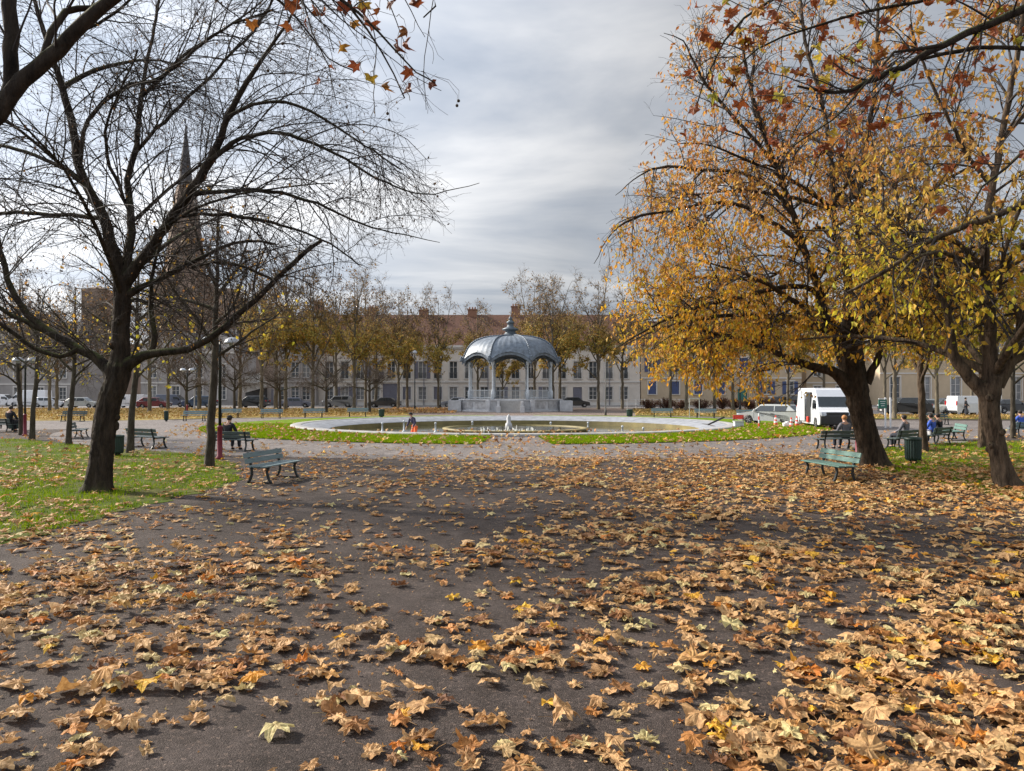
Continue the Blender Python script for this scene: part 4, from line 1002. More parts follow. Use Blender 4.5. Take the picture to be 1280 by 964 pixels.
plR = [
 limb([(1650, -150, 26), (1520, -95, 20), (1400, -40, 15), (1290, 6, 12), (1240, 27, 11), (1185, 52, 10), (1130, 80, 9), (1100, 92, 8), (1065, 110, 6), (1030, 113, 5), (1000, 108, 3)], dr, -.02),
 limb([(1300, 62, 7), (1250, 58, 6), (1200, 62, 6), (1165, 70, 5), (1135, 78, 4), (1100, 100, 3)], dr + .3, .1),
 limb([(1500, -120, 14), (1350, -60, 9), (1250, -20, 7), (1150, 0, 5), (1060, 20, 4), (980, 45, 3), (920, 80, 2)], dr, .08),
 limb([(1400, -90, 10), (1250, -70, 8), (1100, -50, 6), (1000, -20, 5), (930, 20, 3.5), (890, 80, 2.5), (870, 130, 2)], dr, .05),
 limb([(1180, 55, 6), (1120, 65, 4), (1080, 110, 3), (1040, 150, 2.4), (990, 180, 2)], dr - .2, -.1),
 limb([(1400, -40, 10), (1330, 90, 7), (1290, 180, 5), (1230, 230, 3), (1200, 290, 2)], dr, -.1),
]
def regR(px, py): return (px > 845) & (py < np.interp(px, [840, 950, 1100, 1300], [110, 200, 190, 260])) 
tR, oR, QR, rR = near_plane('plane_tree', 'plane tree whose bough with large rust and yellow leaves crosses the top right corner', br_, trR, plR, 520, (.08, .16), 302, regR, 4.5, M['leafbrown'], (7.3, [(886, 92), (868, 140), (940, 15), (925, 133), (963, 128), (975, 122), (1028, 50), (1073, 35), (905, 165), (888, 165), (1210, 240), (1180, 265), (1250, 255), (1212, 290), (1108, 125), (1158, 12), (900, 15), (915, 20), (948, 190), (1062, 160), (985, 110), (855, 172), (1020, 22), (1105, 40)]))

# ------------------------------------------------------------------ generic park trees
def park_tree(H, th, spread, nl, seed, leaves=0, lsz=0.2, leafm=None, r0=0.18, el=(0.5, 1.1), twr=0.006, n2=6, n3=3, lean=0.0, top_tint=False, barkm=None, twigm=None, lowdense=True, per1=2.0, sl=1.0):
    r = np.random.default_rng(seed)
    root = bpy.data.objects.new('x', None)
    T = Tubes()
    tp = catmull([(0, 0, 0), (lean * .3, 0, th * .5), (lean * .8, 0.02, th), (lean, 0.05, th + (H - th) * .35), (lean * 1.1, 0.0, H * .93)], [r0, r0 * .86, r0 * .78, r0 * .5, 0.02], 0.35, 0.02, r)
    trunk_mesh(T, tp[0], tp[1], 12, 0.25, 0.04, r)
    A = []; B = []
    for i in range(nl):
        h = th * 0.93 + (H - th) * 0.55 * (i / nl) ** 1.2
        k = int(np.argmin(np.abs(tp[0][:, 2] - h)))
        az = i * 2.4 + r.uniform(-.4, .4); e = r.uniform(*el)
        L = spread * (1.15 - 0.5 * i / nl) / max(0.35, math.cos(e)) * r.uniform(.75, 1.05)
        L = min(L, (H - h) * 1.15)
        a, b = auto(tp[0][k], az, e, L, r0 * .45, 12, droop=-0.01, wig=.09, r=r, r1=0.012)
        trunk_mesh(T, a, b, 7, 0, 0.04, r); A.append(a); B.append(b)
    a, b = resample(tp[0][len(tp[0]) // 2:], tp[1][len(tp[0]) // 2:], 12); A.append(a); B.append(b)
    A = np.array(A); B = np.array(B); Ls = np.linalg.norm(np.diff(A, axis=1), axis=2).sum(1)
    Q1, S1 = grow(A, B, np.maximum(3, (Ls * per1).astype(int)), 0.15, 1.0, spread * .3 * sl, spread * .75 * sl, 25, 65, 8, 0.02, 0.10, .5, .05, twr * 1.2, 0.15, r)
    Q2, S2 = grow(Q1, S1, n2, 0.1, 1.0, spread * .12, spread * .38, 25, 65, 5, 0.02, 0.12, .6, twr * 2, twr, 0.1, r)
    Q3, S3 = grow(Q2, S2, n3, 0.1, 1.0, spread * .05, spread * .18, 25, 65, 3, 0.02, 0.12, .6, twr * 1.2, twr * .7, 0.1, r)
    cr = Tubes(); cr.add(Q1, S1, 4); cr.add(Q2, S2, 3); cr.add(Q3, S3, 3)
    parts = [('trunk', T, barkm or M['barkg']), ('branches', cr, twigm or M['twigb'])]
    out = [(n_, t_.build(n_, m_, None)) for n_, t_, m_ in parts]
    if leaves:
        pp = np.concatenate([pts_on(Q3, int(leaves * .6), r), pts_on(Q2, int(leaves * .4), r)]); pp += r.normal(0, .12, pp.shape)
        zz = (pp[:, 2] - th) / (H - th)
        if lowdense: k = r.random(len(pp)) < np.interp(zz, [0, .32, .46, .6, 1], [1, 1, .42, .10, .04]); pp = pp[k]; zz = zz[k]
        V, T_ = folded_leaves(pp, r.uniform(.6, 1.3, len(pp)) * lsz, r, 0.25, 0.75)
        tn = np.repeat(np.clip(np.interp(zz, [0.32, .6], [0, 1]) + r.normal(0, .2, len(pp)), 0, 1), 5)
        o = npmesh('foliage', V, [T_], leafm, None, attr=tn); out.append(('foliage', o))
    bpy.data.objects.remove(root)
    return [(n_, o_.data, bpy.data.objects.remove(o_))[:2] for n_, o_ in out]
def plant(proto, name, label, cat, loc, group, rz=0.0, sc=1.0, scz=None):
    o = empty(name, loc, label, cat, group, rz, sc)
    if scz: o.scale = (sc, sc, scz)
    for n_, me in proto:
        c_ = bpy.data.objects.new(n_, me); COL.objects.link(c_); c_.parent = o
    return o
ALL = [park_tree(19, 4.6, 4.6, 9, 400 + i, leaves=13000, lsz=0.25, leafm=M['leafolive'], r0=.23, el=(.75, 1.25), twr=.011, n2=6, n3=3, barkm=M['barkp'], per1=1.5) for i in range(3)]
BARE = [park_tree(18, 4.8, 5.2, 9, 410 + i, leaves=1100, lsz=0.26, leafm=M['leafdark'], r0=.27, el=(.6, 1.15), twr=.009, n2=6, n3=4, lowdense=False, per1=1.6, barkm=M['barkp']) for i in range(2)]
MIDB = [park_tree(8.5, 3.3, 3.0, 8, 420 + i, leaves=330, lsz=0.13, leafm=M['leafT3'], r0=.135, el=(.35, 1.0), twr=.0045, n2=8, n3=4, lean=.25, lowdense=False, per1=2.6) for i in range(2)]
MIDL = [park_tree(7.5, 2.9, 3.0, 8, 430, leaves=2600, lsz=0.16, leafm=M['leafT3'], r0=.15, el=(.35, 1.0), twr=.0045, n2=7, n3=3, lean=.1, lowdense=False, per1=2.3, barkm=M['bark3'])]
POL = [park_tree(6.0, 2.4, 2.9, 9, 440 + i, leaves=0, r0=.17, el=(.15, .8), twr=.008, n2=8, n3=4, per1=3.0, barkm=M['barkg'], twigm=M['twigb']) for i in range(2)]
ordn = ['first', 'second', 'third', 'fourth', 'fifth', 'sixth', 'seventh', 'eighth', 'ninth', 'tenth', 'eleventh', 'twelfth', 'thirteenth', 'fourteenth', 'fifteenth', 'sixteenth', 'seventeenth', 'eighteenth', 'nineteenth', 'twentieth']
rt = random.Random(5)
alley = [(327, 88, 1.0, 0), (357, 92, 1.02, 1), (391, 92, .98, 2), (443, 93, .93, 0), (457, 101, .90, 1), (498, 96, .84, 2), (509, 100, .84, 0), (548, 98, .80, 1), (597, 99, .80, 2), (628, 101, .62, 0), (668, 101, .93, 1), (691, 95, .94, 2), (700, 101, .92, 0), (748, 98, .92, 1), (778, 100, .9, 2)]
for i, (px, d, s, v) in enumerate(alley):
    q = P(px, HY, d); q.z = 0
    plant(ALL[v], 'plane_tree', 'olive-leaved plane tree, %s trunk from the left before the long pale house' % ordn[i], 'tree', q, 'plane trees in the row before the long house', rt.uniform(0, 6), s, s * 1.0)
ry = [(838, 92, .88, 0), (858, 88, .9, 1), (893, 97, .9, 2), (916, 90, .92, 1), (947, 84, .85, 2), (985, 98, .9, 0), (1030, 96, .9, 1), (1118, 64, .82, 2), (1171, 66, .80, 0), (1106, 90, .9, 1), (1292, 70, .85, 1), (1215, 98, .85, 0)]
rlab = ['behind the right end of the pool', 'behind the right end of the pool', 'before the beige house', 'before the beige house', 'before the beige house', 'behind the white van', 'behind the white van', 'beside the green sign', 'behind the ribbed bin', 'beyond the green sign', 'at the far right edge', 'beyond the right car park']
for i, (px, d, s, v) in enumerate(ry):
    q = P(px, HY, d); q.z = 0
    plant(ALL[v], 'plane_tree', 'olive-yellow plane tree %s, at the %s' % (rlab[i], ['far left', 'near right', 'left', 'middle', 'right', 'left', 'right', 'path edge', 'far path edge', 'street', 'street', 'kerb'][i]), 'tree', q, 'plane trees on the right of the square', rt.uniform(0, 6), s)
bareT = [(-40, 85, .95, 0), (25, 96, 1.0, 1), (62, 84, .72, 0), (71, 92, .8, 1), (132, 100, 1.0, 0), (187, 83, .82, 1), (210, 96, .80, 0), (249, 94, .95, 1), (300, 99, .95, 0), (420, 112, 1.02, 1), (345, 97, 1.05, 1), (470, 110, .98, 0)]
for i, (px, d, s, v) in enumerate(bareT):
    q = P(px, HY, d); q.z = 0
    plant(BARE[v], 'bare_plane_tree', 'tall nearly leafless plane far behind the left lawn, %s from the left' % ordn[i], 'tree', q, 'bare plane trees along the left street', rt.uniform(0, 6), s)
for i, (px, py, s, v, lb, lean) in enumerate(((262, 584, 1.0, 0, 'slender bare tree leaning beside the lamp post with the dark red foot', 1.0), (163, 566, .95, 1, 'slender grey-barked bare tree beside the low bin behind the big dark trunk', 0.0),
        (86, 556, .85, 0, 'slender bare tree between the leftmost bins and the big dark trunk', .2), (40, 550, .9, 1, 'right one of the two slender trunks by the left-edge bin', .3), (27, 544, .9, 0, 'left one of the two slender trunks by the left-edge bin', 3.0))):
    plant(MIDB[v], 'slender_tree', lb, 'tree', G(px, py), 'slender bare trees on the left lawn', lean, s)
plant(MIDL[0], 'young_tree', 'young forked tree with yellow leaves standing behind the ribbed bin', 'tree', G(1154, 564), 'young trees on the right lawn', 2.5, 1.0)
plant(MIDL[0], 'young_tree', 'pale leaning trunk just left of the patchy bark tree', 'tree', G(1227, 560), 'young trees on the right lawn', 0.5, .95)
plant(MIDB[1], 'young_tree', 'thin grey tree just right of the patchy bark tree', 'tree', G(1266, 548), 'young trees on the right lawn', 4.0, .9)
for i, (px, py) in enumerate(((293, 517), (350, 517), (408, 517), (462, 516.5), (233, 519))):
    plant(POL[i % 2], 'pollard_tree', 'small bare pollard next to the %s blue-green bench of the far left lawn' % ordn[[1, 2, 3, 4, 0][i]], 'tree', G(px, py), 'pollard trees between the far benches', i * 1.3, .95)

# ------------------------------------------------------------------ bandstand
KZ = 1.0
kc = P(638, HY, 90.5); kc.z = 0
ks = empty('bandstand', kc, 'octagonal bandstand with ribbed blue-grey zinc dome on a pale stone platform', 'bandstand')
def octa(r, z, off=22.5): return [(r * math.cos(math.radians(off + 45 * i)), r * math.sin(math.radians(off + 45 * i)), z) for i in range(8)]
def octprism(m, r, z0, z1, r2=None):
    m.lathe([(r, z0), (r if r2 is None else r2, z1)], 8, (0, 0, 0), math.radians(22.5))
m = MB(); octprism(m, 6.7, 0, .18); octprism(m, 6.35, .18, 1.28); octprism(m, 6.5, 1.28, 1.42)
for i in range(8):
    x, y, z = octa(6.38, .73)[i]; m.box((x, y, .73), (.5, .5, 1.1), Matrix.Rotation(math.radians(22.5 + 45 * i), 3, 'Z'))
for x in (-6.9, 6.9): m.box((x * .93, -1.8, .62), (1.5, 3.2, 1.24), bev=.03)
m.build('platform', M['marble'], ks)
m = MB()
for i in range(8):      # sunk wall panels, set proud as framed slabs with a round medallion
    a = math.radians(45 * i)
    if i == 6: continue
    R_ = Matrix.Rotation(a, 3, 'Z')
    for s_ in (-1.2, 1.2):
        c_ = R_ @ Vector((6.35 * math.cos(math.radians(22.5)) + .03, s_, .72)); m.box(c_, (.05, 1.9, .72), R_)
m.build('wall_panels', simple('marble_veined', (0.40, 0.40, 0.41), .55, var=.5, scale=2.2), ks)
st = MB()
for i in range(8):
    st.box((0, -6.1 - 1.9 + i * .27, (.16 * (i + 1)) / 2), (2.3, .30, .16 * (i + 1)))
st.build('steps', M['kerb'], ks)
for x in (-1.3, 1.3):
    st = MB(); st.box((x, -7.0, .62), (.28, 2.1, 1.24), bev=.02); st.box((x, -8.0, .35), (.5, .5, .7), bev=.03); st.build('step_cheek', M['marble'], ks)
for i, (x, y, z) in enumerate(octa(5.15, 0)):
    m = MB(); m.lathe([(.22, 1.42), (.22, 2.3), (.15, 2.4), (.11, 2.6), (.095, 5.2), (.16, 5.35), (.2, 5.5), (.2, 5.75)], 10, (x, y, 0)); m.build('column', M['ironwhite'], ks, True)
rl_ = MB(); o8 = octa(5.2, 0)
for i in range(8):
    if i == 5: continue       # the side with the stairs stays open
    a = Vector(o8[i]); b = Vector(o8[(i + 1) % 8])
    for z in (1.6, 2.45): rl_.flat(a + Vector((0, 0, z)), b + Vector((0, 0, z)), .05, .05)
    for k in range(1, 22):
        q = a.lerp(b, k / 22); rl_.bar(q + Vector((0, 0, 1.42)), q + Vector((0, 0, 2.45)), .02, seg=4)
rl_.build('railing', M['ironwhite'], ks)
# dome with arched eaves: radius and height for each direction and level
def dome_r(t): return 6.0 * math.sin(t * PI / 2) ** 0.9
def dome_pt(fr, t, dr=0, sag=0.0):
    """fr 0..8 around, t 0 top..1 eaves"""
    a = math.radians(22.5 + 45 * fr); u = (fr % 1.0) * 2 - 1
    flat = math.cos(math.radians(22.5)) / math.cos(math.radians(22.5) * u)
    k = 0.55 * t; rf = (1 - k) + k * flat
    z0 = 8.85 - 2.4 * t ** 2.1
    arch = (1 - u * u) ** .8
    ze = 5.72 + 1.05 * arch                       # arch line of the eaves
    z = z0 * (1 - t ** 7) + ze * t ** 7
    r = (0.7 + 5.0 * math.sin(t * PI / 2) ** 1.05) * rf + (0.45 * t ** 9 * (abs(u) ** 3))
    return Vector(((r + dr) * math.cos(a), (r + dr) * math.sin(a), z + sag))
m = MB(); NA, NT = 96, 22; g_ = []
for i in range(NA):
    row = []
    for j in range(NT + 1):
        t = j / NT; seam = 0.035 if i % 2 == 0 else 0
        row.append(m.bm.verts.new(dome_pt(i * 8 / NA, t, 0, seam)))
    g_.append(row)
for i in range(NA):
    for j in range(NT):
        m.bm.faces.new((g_[i][j], g_[(i + 1) % NA][j], g_[(i + 1) % NA][j + 1], g_[i][j + 1]))
dm = m.build('dome', M['slate_blue'], ks)
sol = dm.modifiers.new('t', 'SOLIDIFY'); sol.thickness = 0.08; sol.offset = -1
for i in range(8):     # hip ribs with horn at each corner
    m = MB(); pr = None
    for j in range(NT + 1):
        q = dome_pt(i + 1e-6, j / NT, .02, .09)
        if pr is not None: m.bar(pr, q, .09, seg=6)
        pr = q
    m.box(pr + Vector((0, 0, .12)), (.34, .34, .38), Matrix.Rotation(math.radians(22.5 + 45 * i), 3, 'Z'), bev=.05); m.sphere(pr + Vector((0, 0, .42)), .14, seg=8)
    m.build('hip_rib', M['slate_blue'], ks, True)
m = MB()
for i in range(8):     # arched fascia boards below the eaves
    for k in range(16):
        f0, f1 = i + k / 16, i + (k + 1) / 16
        a = dome_pt(f0, 1); b = dome_pt(f1 - 1e-6 if k == 15 else f1, 1)
        c_ = a * .97; e_ = b * .97
        if k == 15: b = dome_pt(i + 1 - 1e-6, 1); e_ = b * .97
        c_.z = a.z - .05; e_.z = b.z - .05
        lo = lambda v, w_: Vector((v.x * .985, v.y * .985, v.z - w_))
        m.poly([lo(a, .03), lo(b, .03), lo(b, .34), lo(a, .34)])
fa = m.build('arched_fascia', M['slate_blue'], ks)
sol = fa.modifiers.new('t', 'SOLIDIFY'); sol.thickness = 0.05; sol.offset = 0
m = MB()
for i in range(8):     # open iron spandrels between column heads
    a = Vector(o8[i]) * .99; b = Vector(o8[(i + 1) % 8]) * .99
    pr = None
    for k in range(13):
        u = k / 6 - 1; q = a.lerp(b, k / 12); q.z = 5.0 + 1.45 * (1 - abs(u) ** 2.6)
        if pr is not None: m.bar(pr, q, .045, seg=5)
        tq = q.copy(); tq.z = 6.55
        if k % 2 == 0 and 0 < k < 12: m.bar(q, tq, .025, seg=4)
        pr = q
    a2 = a.copy(); a2.z = 6.55; b2_ = b.copy(); b2_.z = 6.55; m.bar(a2, b2_, .06, seg=5)
m.build('arches', M['zinc_dark'], ks)
m = MB(); m.lathe([(5.0, 6.6), (3.0, 7.3), (.4, 7.9)], 8, (0, 0, 0), math.radians(22.5))
for f in [f for f in m.bm.faces if len(f.verts) == 8]: m.bm.faces.remove(f)
m.build('ceiling', M['zinc_dark'], ks)
m = MB(); m.lathe([(.95, 8.75), (1.0, 9.0), (.8, 9.1), (.62, 9.3), (.6, 9.5), (.95, 9.6), (1.0, 9.75), (.5, 9.95), (.38, 10.1), (.36, 10.4), (.5, 10.48), (.45, 10.6), (.22, 10.75), (.2, 10.9), (.26, 10.95), (.18, 11.1), (.03, 11.3), (0, 11.6)], 20)
m.build('finial', M['zinc_dark'], ks, True)

# ------------------------------------------------------------------ buildings
def facade(parent, x0, x1, z0, z1, openings, mat, depth=.25, y=0.0, name='wall', thick=10.0, roofcut=None):
    """front wall in the plane y with real openings; body behind it"""
    xs = sorted({x0, x1} | {o[0] for o in openings} | {o[1] for o in openings}); zs = sorted({z0, z1} | {o[2] for o in openings} | {o[3] for o in openings})
    m = MB()
    for i in range(len(xs) - 1):
        j = 0
        while j < len(zs) - 1:
            cx, cz = (xs[i] + xs[i + 1]) / 2, (zs[j] + zs[j + 1]) / 2
            if not any(o[0] < cx < o[1] and o[2] < cz < o[3] for o in openings):
                m.poly([(xs[i], y, zs[j]), (xs[i + 1], y, zs[j]), (xs[i + 1], y, zs[j + 1]), (xs[i], y, zs[j + 1])])
            j += 1
    for o in openings:
        a, b, c_, d_ = o[:4]
        for q in ([(a, y, c_), (a, y + depth, c_), (a, y + depth, d_), (a, y, d_)], [(b, y, c_), (b, y, d_), (b, y + depth, d_), (b, y + depth, c_)],
                  [(a, y, c_), (b, y, c_), (b, y + depth, c_), (a, y + depth, c_)], [(a, y, d_), (a, y + depth, d_), (b, y + depth, d_), (b, y, d_)]): m.poly(q)
    m.poly([(x0, y, z0), (x0, y, z1), (x0, y + thick, z1), (x0, y + thick, z0)]); m.poly([(x1, y, z0), (x1, y + thick, z0), (x1, y + thick, z1), (x1, y, z1)])
    m.poly([(x0, y + thick, z0), (x0, y + thick, z1), (x1, y + thick, z1), (x1, y + thick, z0)])
    return m.build(name, mat, parent)
def window(parent, x0, x1, z0, z1, y, kind='plain', shut=None, rail=False, trim=None):
    m = MB(); w_ = x1 - x0; f = .07
    m.box(((x0 + x1) / 2, y + .16, z0 + f / 2), (w_, .06, f)); m.box(((x0 + x1) / 2, y + .16, z1 - f / 2), (w_, .06, f))
    for x in (x0 + f / 2, x1 - f / 2): m.box((x, y + .16, (z0 + z1) / 2), (f, .06, z1 - z0 - 2 * f - .004))
    m.box(((x0 + x1) / 2, y + .165, (z0 + z1) / 2), (.09, .05, z1 - z0 - 2 * f - .004))
    k = 3 if z1 - z0 > 1.5 else 2
    for i in range(1, k): m.box(((x0 + x1) / 2, y + .168, z0 + (z1 - z0) * i / k), (w_ - 2 * f, .03, .05))
    fr = m.build('window', M['white_trim'], parent)
    g_ = MB(); g_.box(((x0 + x1) / 2, y + .20, (z0 + z1) / 2), (w_ - .02, .02, z1 - z0 - .02)); g_.build('pane', M['curtain'] if rt.random() < .35 else M['glass'], fr)
    s_ = MB(); s_.box(((x0 + x1) / 2, y - .05, z0 - .06), (w_ + .3, .22, .1))
    if trim:
        for x in (x0 - .10, x1 + .10): s_.box((x, y - .03, (z0 + z1) / 2), (.16, .055, z1 - z0))
        s_.box(((x0 + x1) / 2, y - .035, z1 + .12), (w_ + .4, .065, .2))
    s_.build('sill', trim or M['white_trim'], fr)
    if rail:
        r_ = MB()
        for i in range(9): r_.box((x0 + w_ * (i + .5) / 9, y - .12, z0 + .45), (.03, .03, .9))
        r_.box(((x0 + x1) / 2, y - .12, z0 + .9), (w_ + .1, .04, .04)); r_.build('railing', M['iron'], fr)
    if shut:
        if kind == 'closed':
            h = MB(); h.box(((x0 + x1) / 2, y + .08, (z0 + z1) / 2), (w_ - .03, .05, z1 - z0 - .03))
            for i in range(int((z1 - z0) / .16)): h.box(((x0 + x1) / 2, y + .045, z0 + .1 + i * .16), (w_ - .2, .03, .05))
            h.build('shutter', shut, fr)
        else:
            for x in (x0 - w_ * .25 - .03, x1 + w_ * .25 + .03):
                h = MB(); h.box((x, y - .04, (z0 + z1) / 2), (w_ * .48, .05, z1 - z0)); 
                for i in range(int((z1 - z0) / .2)): h.box((x, y - .075, z0 + .1 + i * .2), (w_ * .4, .03, .06))
                h.build('shutter', shut, fr)
    return fr
def gable_roof(parent, x0, x1, y0, y1, z0, z1, mat, hip0=0.0, hip1=0.0, over=.35, chim=()):
    m = MB(); ym = (y0 + y1) / 2
    A = [(x0 - over, y0 - over, z0), (x1 + over, y0 - over, z0), (x1 + over, y1 + over, z0), (x0 - over, y1 + over, z0)]
    R_ = [(x0 - over + hip0, ym, z1), (x1 + over - hip1, ym, z1)]
    m.poly([A[0], A[1], R_[1], R_[0]]); m.poly([A[2], A[3], R_[0], R_[1]]); m.poly([A[3], A[0], R_[0]]); m.poly([A[1], A[2], R_[1]])
    rf = m.build('roof', mat, parent); s_ = rf.modifiers.new('t', 'SOLIDIFY'); s_.thickness = .18; s_.offset = 1
    for cx, ch_ in chim:
        c_ = MB(); c_.box((cx, ym, z1 + ch_ / 2 - .6), (1.5, .8, ch_ + 1.2)); c_.box((cx, ym, z1 + ch_ + .05), (1.7, 1.0, .15))
        for k in (-.45, 0, .45): c_.lathe([(.13, z1 + ch_ + .1), (.11, z1 + ch_ + .5)], 8, (cx + k, ym, 0))
        c_.build('chimney', M['brick'], rf)
    return rf
FY = 119.5
def X_(px, d=FY): return (px - 640) / F * d
lh = empty('long_house', (0, FY, 0), 'long two-storey pale house with red tiled roof behind the bandstand', 'house')
lh.location = (0, FY, 0)
x0, x1 = X_(398), X_(800); EZ = 9.6; ops = []; bay = []
x = X_(408) ; step = 19.4 / F * FY; i = 0
bays = []
px = 411.5
while px < 796:
    bays.append(px); px += 19.4
for i, px in enumerate(bays):
    cx = X_(px)
    if i == 4: ops.append((cx - 1.35, cx + 1.35, .15, 3.55)); bay.append(('gate', ops[-1]))
    elif i == 16: ops.append((cx - .7, cx + .7, .15, 3.0)); bay.append(('door', ops[-1]))
    else: ops.append((cx - .62, cx + .62, 1.05, 3.05)); bay.append(('g', ops[-1]))
    ops.append((cx - .62, cx + .62, 4.35, 7.05)); bay.append(('u', ops[-1]))
facade(lh, x0, x1, 0, EZ, ops, M['stucco'])
for k, (kd, o) in enumerate(bay):
    if kd == 'g': window(lh, *o, 0, kind='closed' if k in (14, 10) else 'open', shut=M['shutter_grey'] if k in (2, 10, 14, 22, 28) else None, trim=M['white_trim'])
    elif kd == 'u': window(lh, *o, 0, rail=True, trim=M['white_trim'], kind='open', shut=M['shutter_grey'] if k in (5, 7, 13) else None)
    else:
        d_ = MB(); cx = (o[0] + o[1]) / 2; w_ = o[1] - o[0]
        d_.box((cx, .15, (o[2] + o[3]) / 2), (w_ - .02, .08, o[3] - o[2] - .02))
        for s_ in (-1, 1):
            for z_ in (.9, 2.2): d_.box((cx + s_ * w_ / 4, .095, z_), (w_ / 2 - .3, .04, .9))
        dr_ = d_.build('gate' if kd == 'gate' else 'door', M['shutter_grey'], lh)
        h_ = MB(); h_.sphere((cx + .12, .05, 1.3), .06); h_.build('handle', M['iron'], dr_)
m = MB(); m.box(((x0 + x1) / 2, -.08, 3.85), (x1 - x0, .16, .22)); m.box(((x0 + x1) / 2, -.03, .3), (x1 - x0 - .02, .06, .6)); m.build('string_course', M['white_trim'], lh)
m = MB(); m.box(((x0 + x1) / 2, -.2, EZ - .2), (x1 - x0 + .2, .5, .35)); m.box(((x0 + x1) / 2, -.1, EZ - .5), (x1 - x0 + .1, .25, .22)); m.build('cornice', M['white_trim'], lh)
for px in (446, 530, 610, 690, 762):
    m = MB(); m.bar((X_(px), -.14, .1), (X_(px), -.14, EZ - .4), .06, seg=6); m.build('drainpipe', M['shutter_grey'], lh)
gable_roof(lh, x0, x1, 0, 12, EZ, 15.0, M['redtile'], 0, 0, chim=((X_(457), 1.1), (X_(524), .7), (X_(588), .8), (X_(645), 1.3)))
# grey stone corner house on its left
ch_ = empty('corner_house', (0, FY - 1.2, 0), 'grey stone corner house with hipped slate roof at the left end of the row', 'house')
x0, x1 = X_(345), X_(397.6); ops = []; fl_ = []
for px in (358, 371.5, 385): 
    cx = X_(px)
    for z0_, z1_ in ((1.0, 3.1), (4.5, 6.9), (8.0, 9.6)): ops.append((cx - .6, cx + .6, z0_, z1_))
facade(ch_, x0, x1, 0, 10.4, ops, M['stonegrey'], thick=12)
for o in ops: window(ch_, *o, 0, trim=M['stonegrey'])
m = MB(); m.box(((x0 + x1) / 2, -.1, 3.9), (x1 - x0, .2, .3)); m.box(((x0 + x1) / 2, -.25, 10.2), (x1 - x0 + .3, .6, .4)); m.build('cornice', M['stonegrey'], ch_)
gable_roof(ch_, x0, x1, 0, 12, 10.4, 15.6, M['slate'], 3.4, 0.4, chim=((X_(389), 1.3),))
# low garage with an awning between the corner house and the left street front
ga = empty('garage', (0, FY, 0), 'low garage with black panel for its shaded bay under a pale slanted canopy', 'garage')
m = MB(); xa, xb = X_(296), X_(344); m.box(((xa + xb) / 2, 5, 1.9), (xb - xa, 8, 3.8)); 
g0 = m.build('body', M['stonegrey'], ga)
m = MB(); m.box((X_(318), .9, 1.45), (X_(331) - X_(305), .5, 2.7)); m.build('bay_shade_block', M['plastic'], ga)  # solid black block stands for the shade inside the bay
m = MB(); m.flat((X_(303), -.5, 3.2), (X_(332), -.5, 4.2), 2.4, .15, up=(0, 1, 0)); 
m.box((X_(318), -.4, 3.5), (3.7, 2.4, .12), Matrix.Rotation(math.radians(-12), 3, 'Y')); m.build('canopy', M['polepale'], ga)
m = MB(); m.box((X_(340), .95, 1.4), (.8, .12, 2.6)); m.build('door', M['shutter_grey'], ga)
# left street front, grey stone
def block(name, label, pxa, pxb, d, H, rows, colstep, mat, roofm, rise, cat='house', shut=None, hip=2.0, win=.6, chim=1, door=None):
    xa, xb = X_(pxa, d), X_(pxb, d); b_ = empty(name, ((xa + xb) / 2, d, 0), label, cat); w_ = (xb - xa) / 2
    ops = []; n = max(1, int(2 * w_ / colstep))
    for i in range(n):
        cx = -w_ + (i + .5) * 2 * w_ / n
        for z0_, z1_ in rows: ops.append((cx - win, cx + win, z0_, z1_))
    dd = None
    if door is not None:
        cx = X_(door, d) - (xa + xb) / 2; dd = (cx - .75, cx + .75, .1, 2.7); ops = [o for o in ops if not (o[0] < dd[1] + .1 and o[1] > dd[0] - .1 and o[2] < 3)] + [dd]
    facade(b_, -w_, w_, 0, H, ops, mat, thick=11)
    for o in ops:
        if o is dd:
            m = MB(); m.box(((o[0] + o[1]) / 2, .12, 1.4), (1.46, .08, 2.56)); m.build('door', M['door_green'], b_)
        else: window(b_, *o, 0, trim=M['white_trim'], shut=shut if shut and o[2] < 9 else None, kind='closed' if rt.random() < .5 else 'open')
    m = MB(); m.box((0, -.15, H - .2), (2 * w_ + .2, .4, .35)); m.box((0, -.05, rows[0][1] + .55), (2 * w_, .1, .2)); m.build('cornice', M['white_trim'], b_)
    gable_roof(b_, -w_, w_, 0, 11, H, H + rise, roofm, hip, hip, chim=[(w_ * (k + 1) / (chim + 1) * 2 - w_, 1.2) for k in range(chim)])
    return b_
block('town_house', 'wide grey stone house behind the parked vans at far left', -160, 92, 128, 10.5, ((1.0, 3.0), (4.6, 6.6), (7.9, 9.5)), 3.4, M['stonegrey'], M['slate'], 4, chim=3)
block('town_house', 'grey town house behind the left lamp with two white globes', 176, 292, 126, 9.0, ((1.0, 3.2), (4.6, 6.8)), 3.2, M['stonegrey'], M['slate'], 4, chim=2)
block('beige_house', 'sandy beige house with blue shutters and a green door', 801, 1002, 119.5, 9.4, ((1.9, 3.9), (5.4, 7.6)), 3.6, M['beige'], M['redtile'], 4.5, shut=M['shutter_blue'], chim=2, door=928)
block('beige_house', 'tall beige house partly hidden behind the white van', 1008, 1092, 124, 11.5, ((1.2, 3.2), (4.8, 6.8), (8.2, 10.2)), 3.2, M['beige'], M['slate'], 4, chim=1)
block('beige_house', 'pale yellow hall behind the cars of the right car park', 1100, 1290, 118, 8.5, ((1.0, 4.6), ), 4.2, M['beige'], M['slate'], 3.5, win=.75, chim=0)
block('beige_house', 'grey-beige house beyond the right edge of the car park', 1296, 1500, 116, 9.5, ((1.0, 3.0), (4.6, 6.6)), 3.6, M['beige'], M['slate'], 4, chim=1)
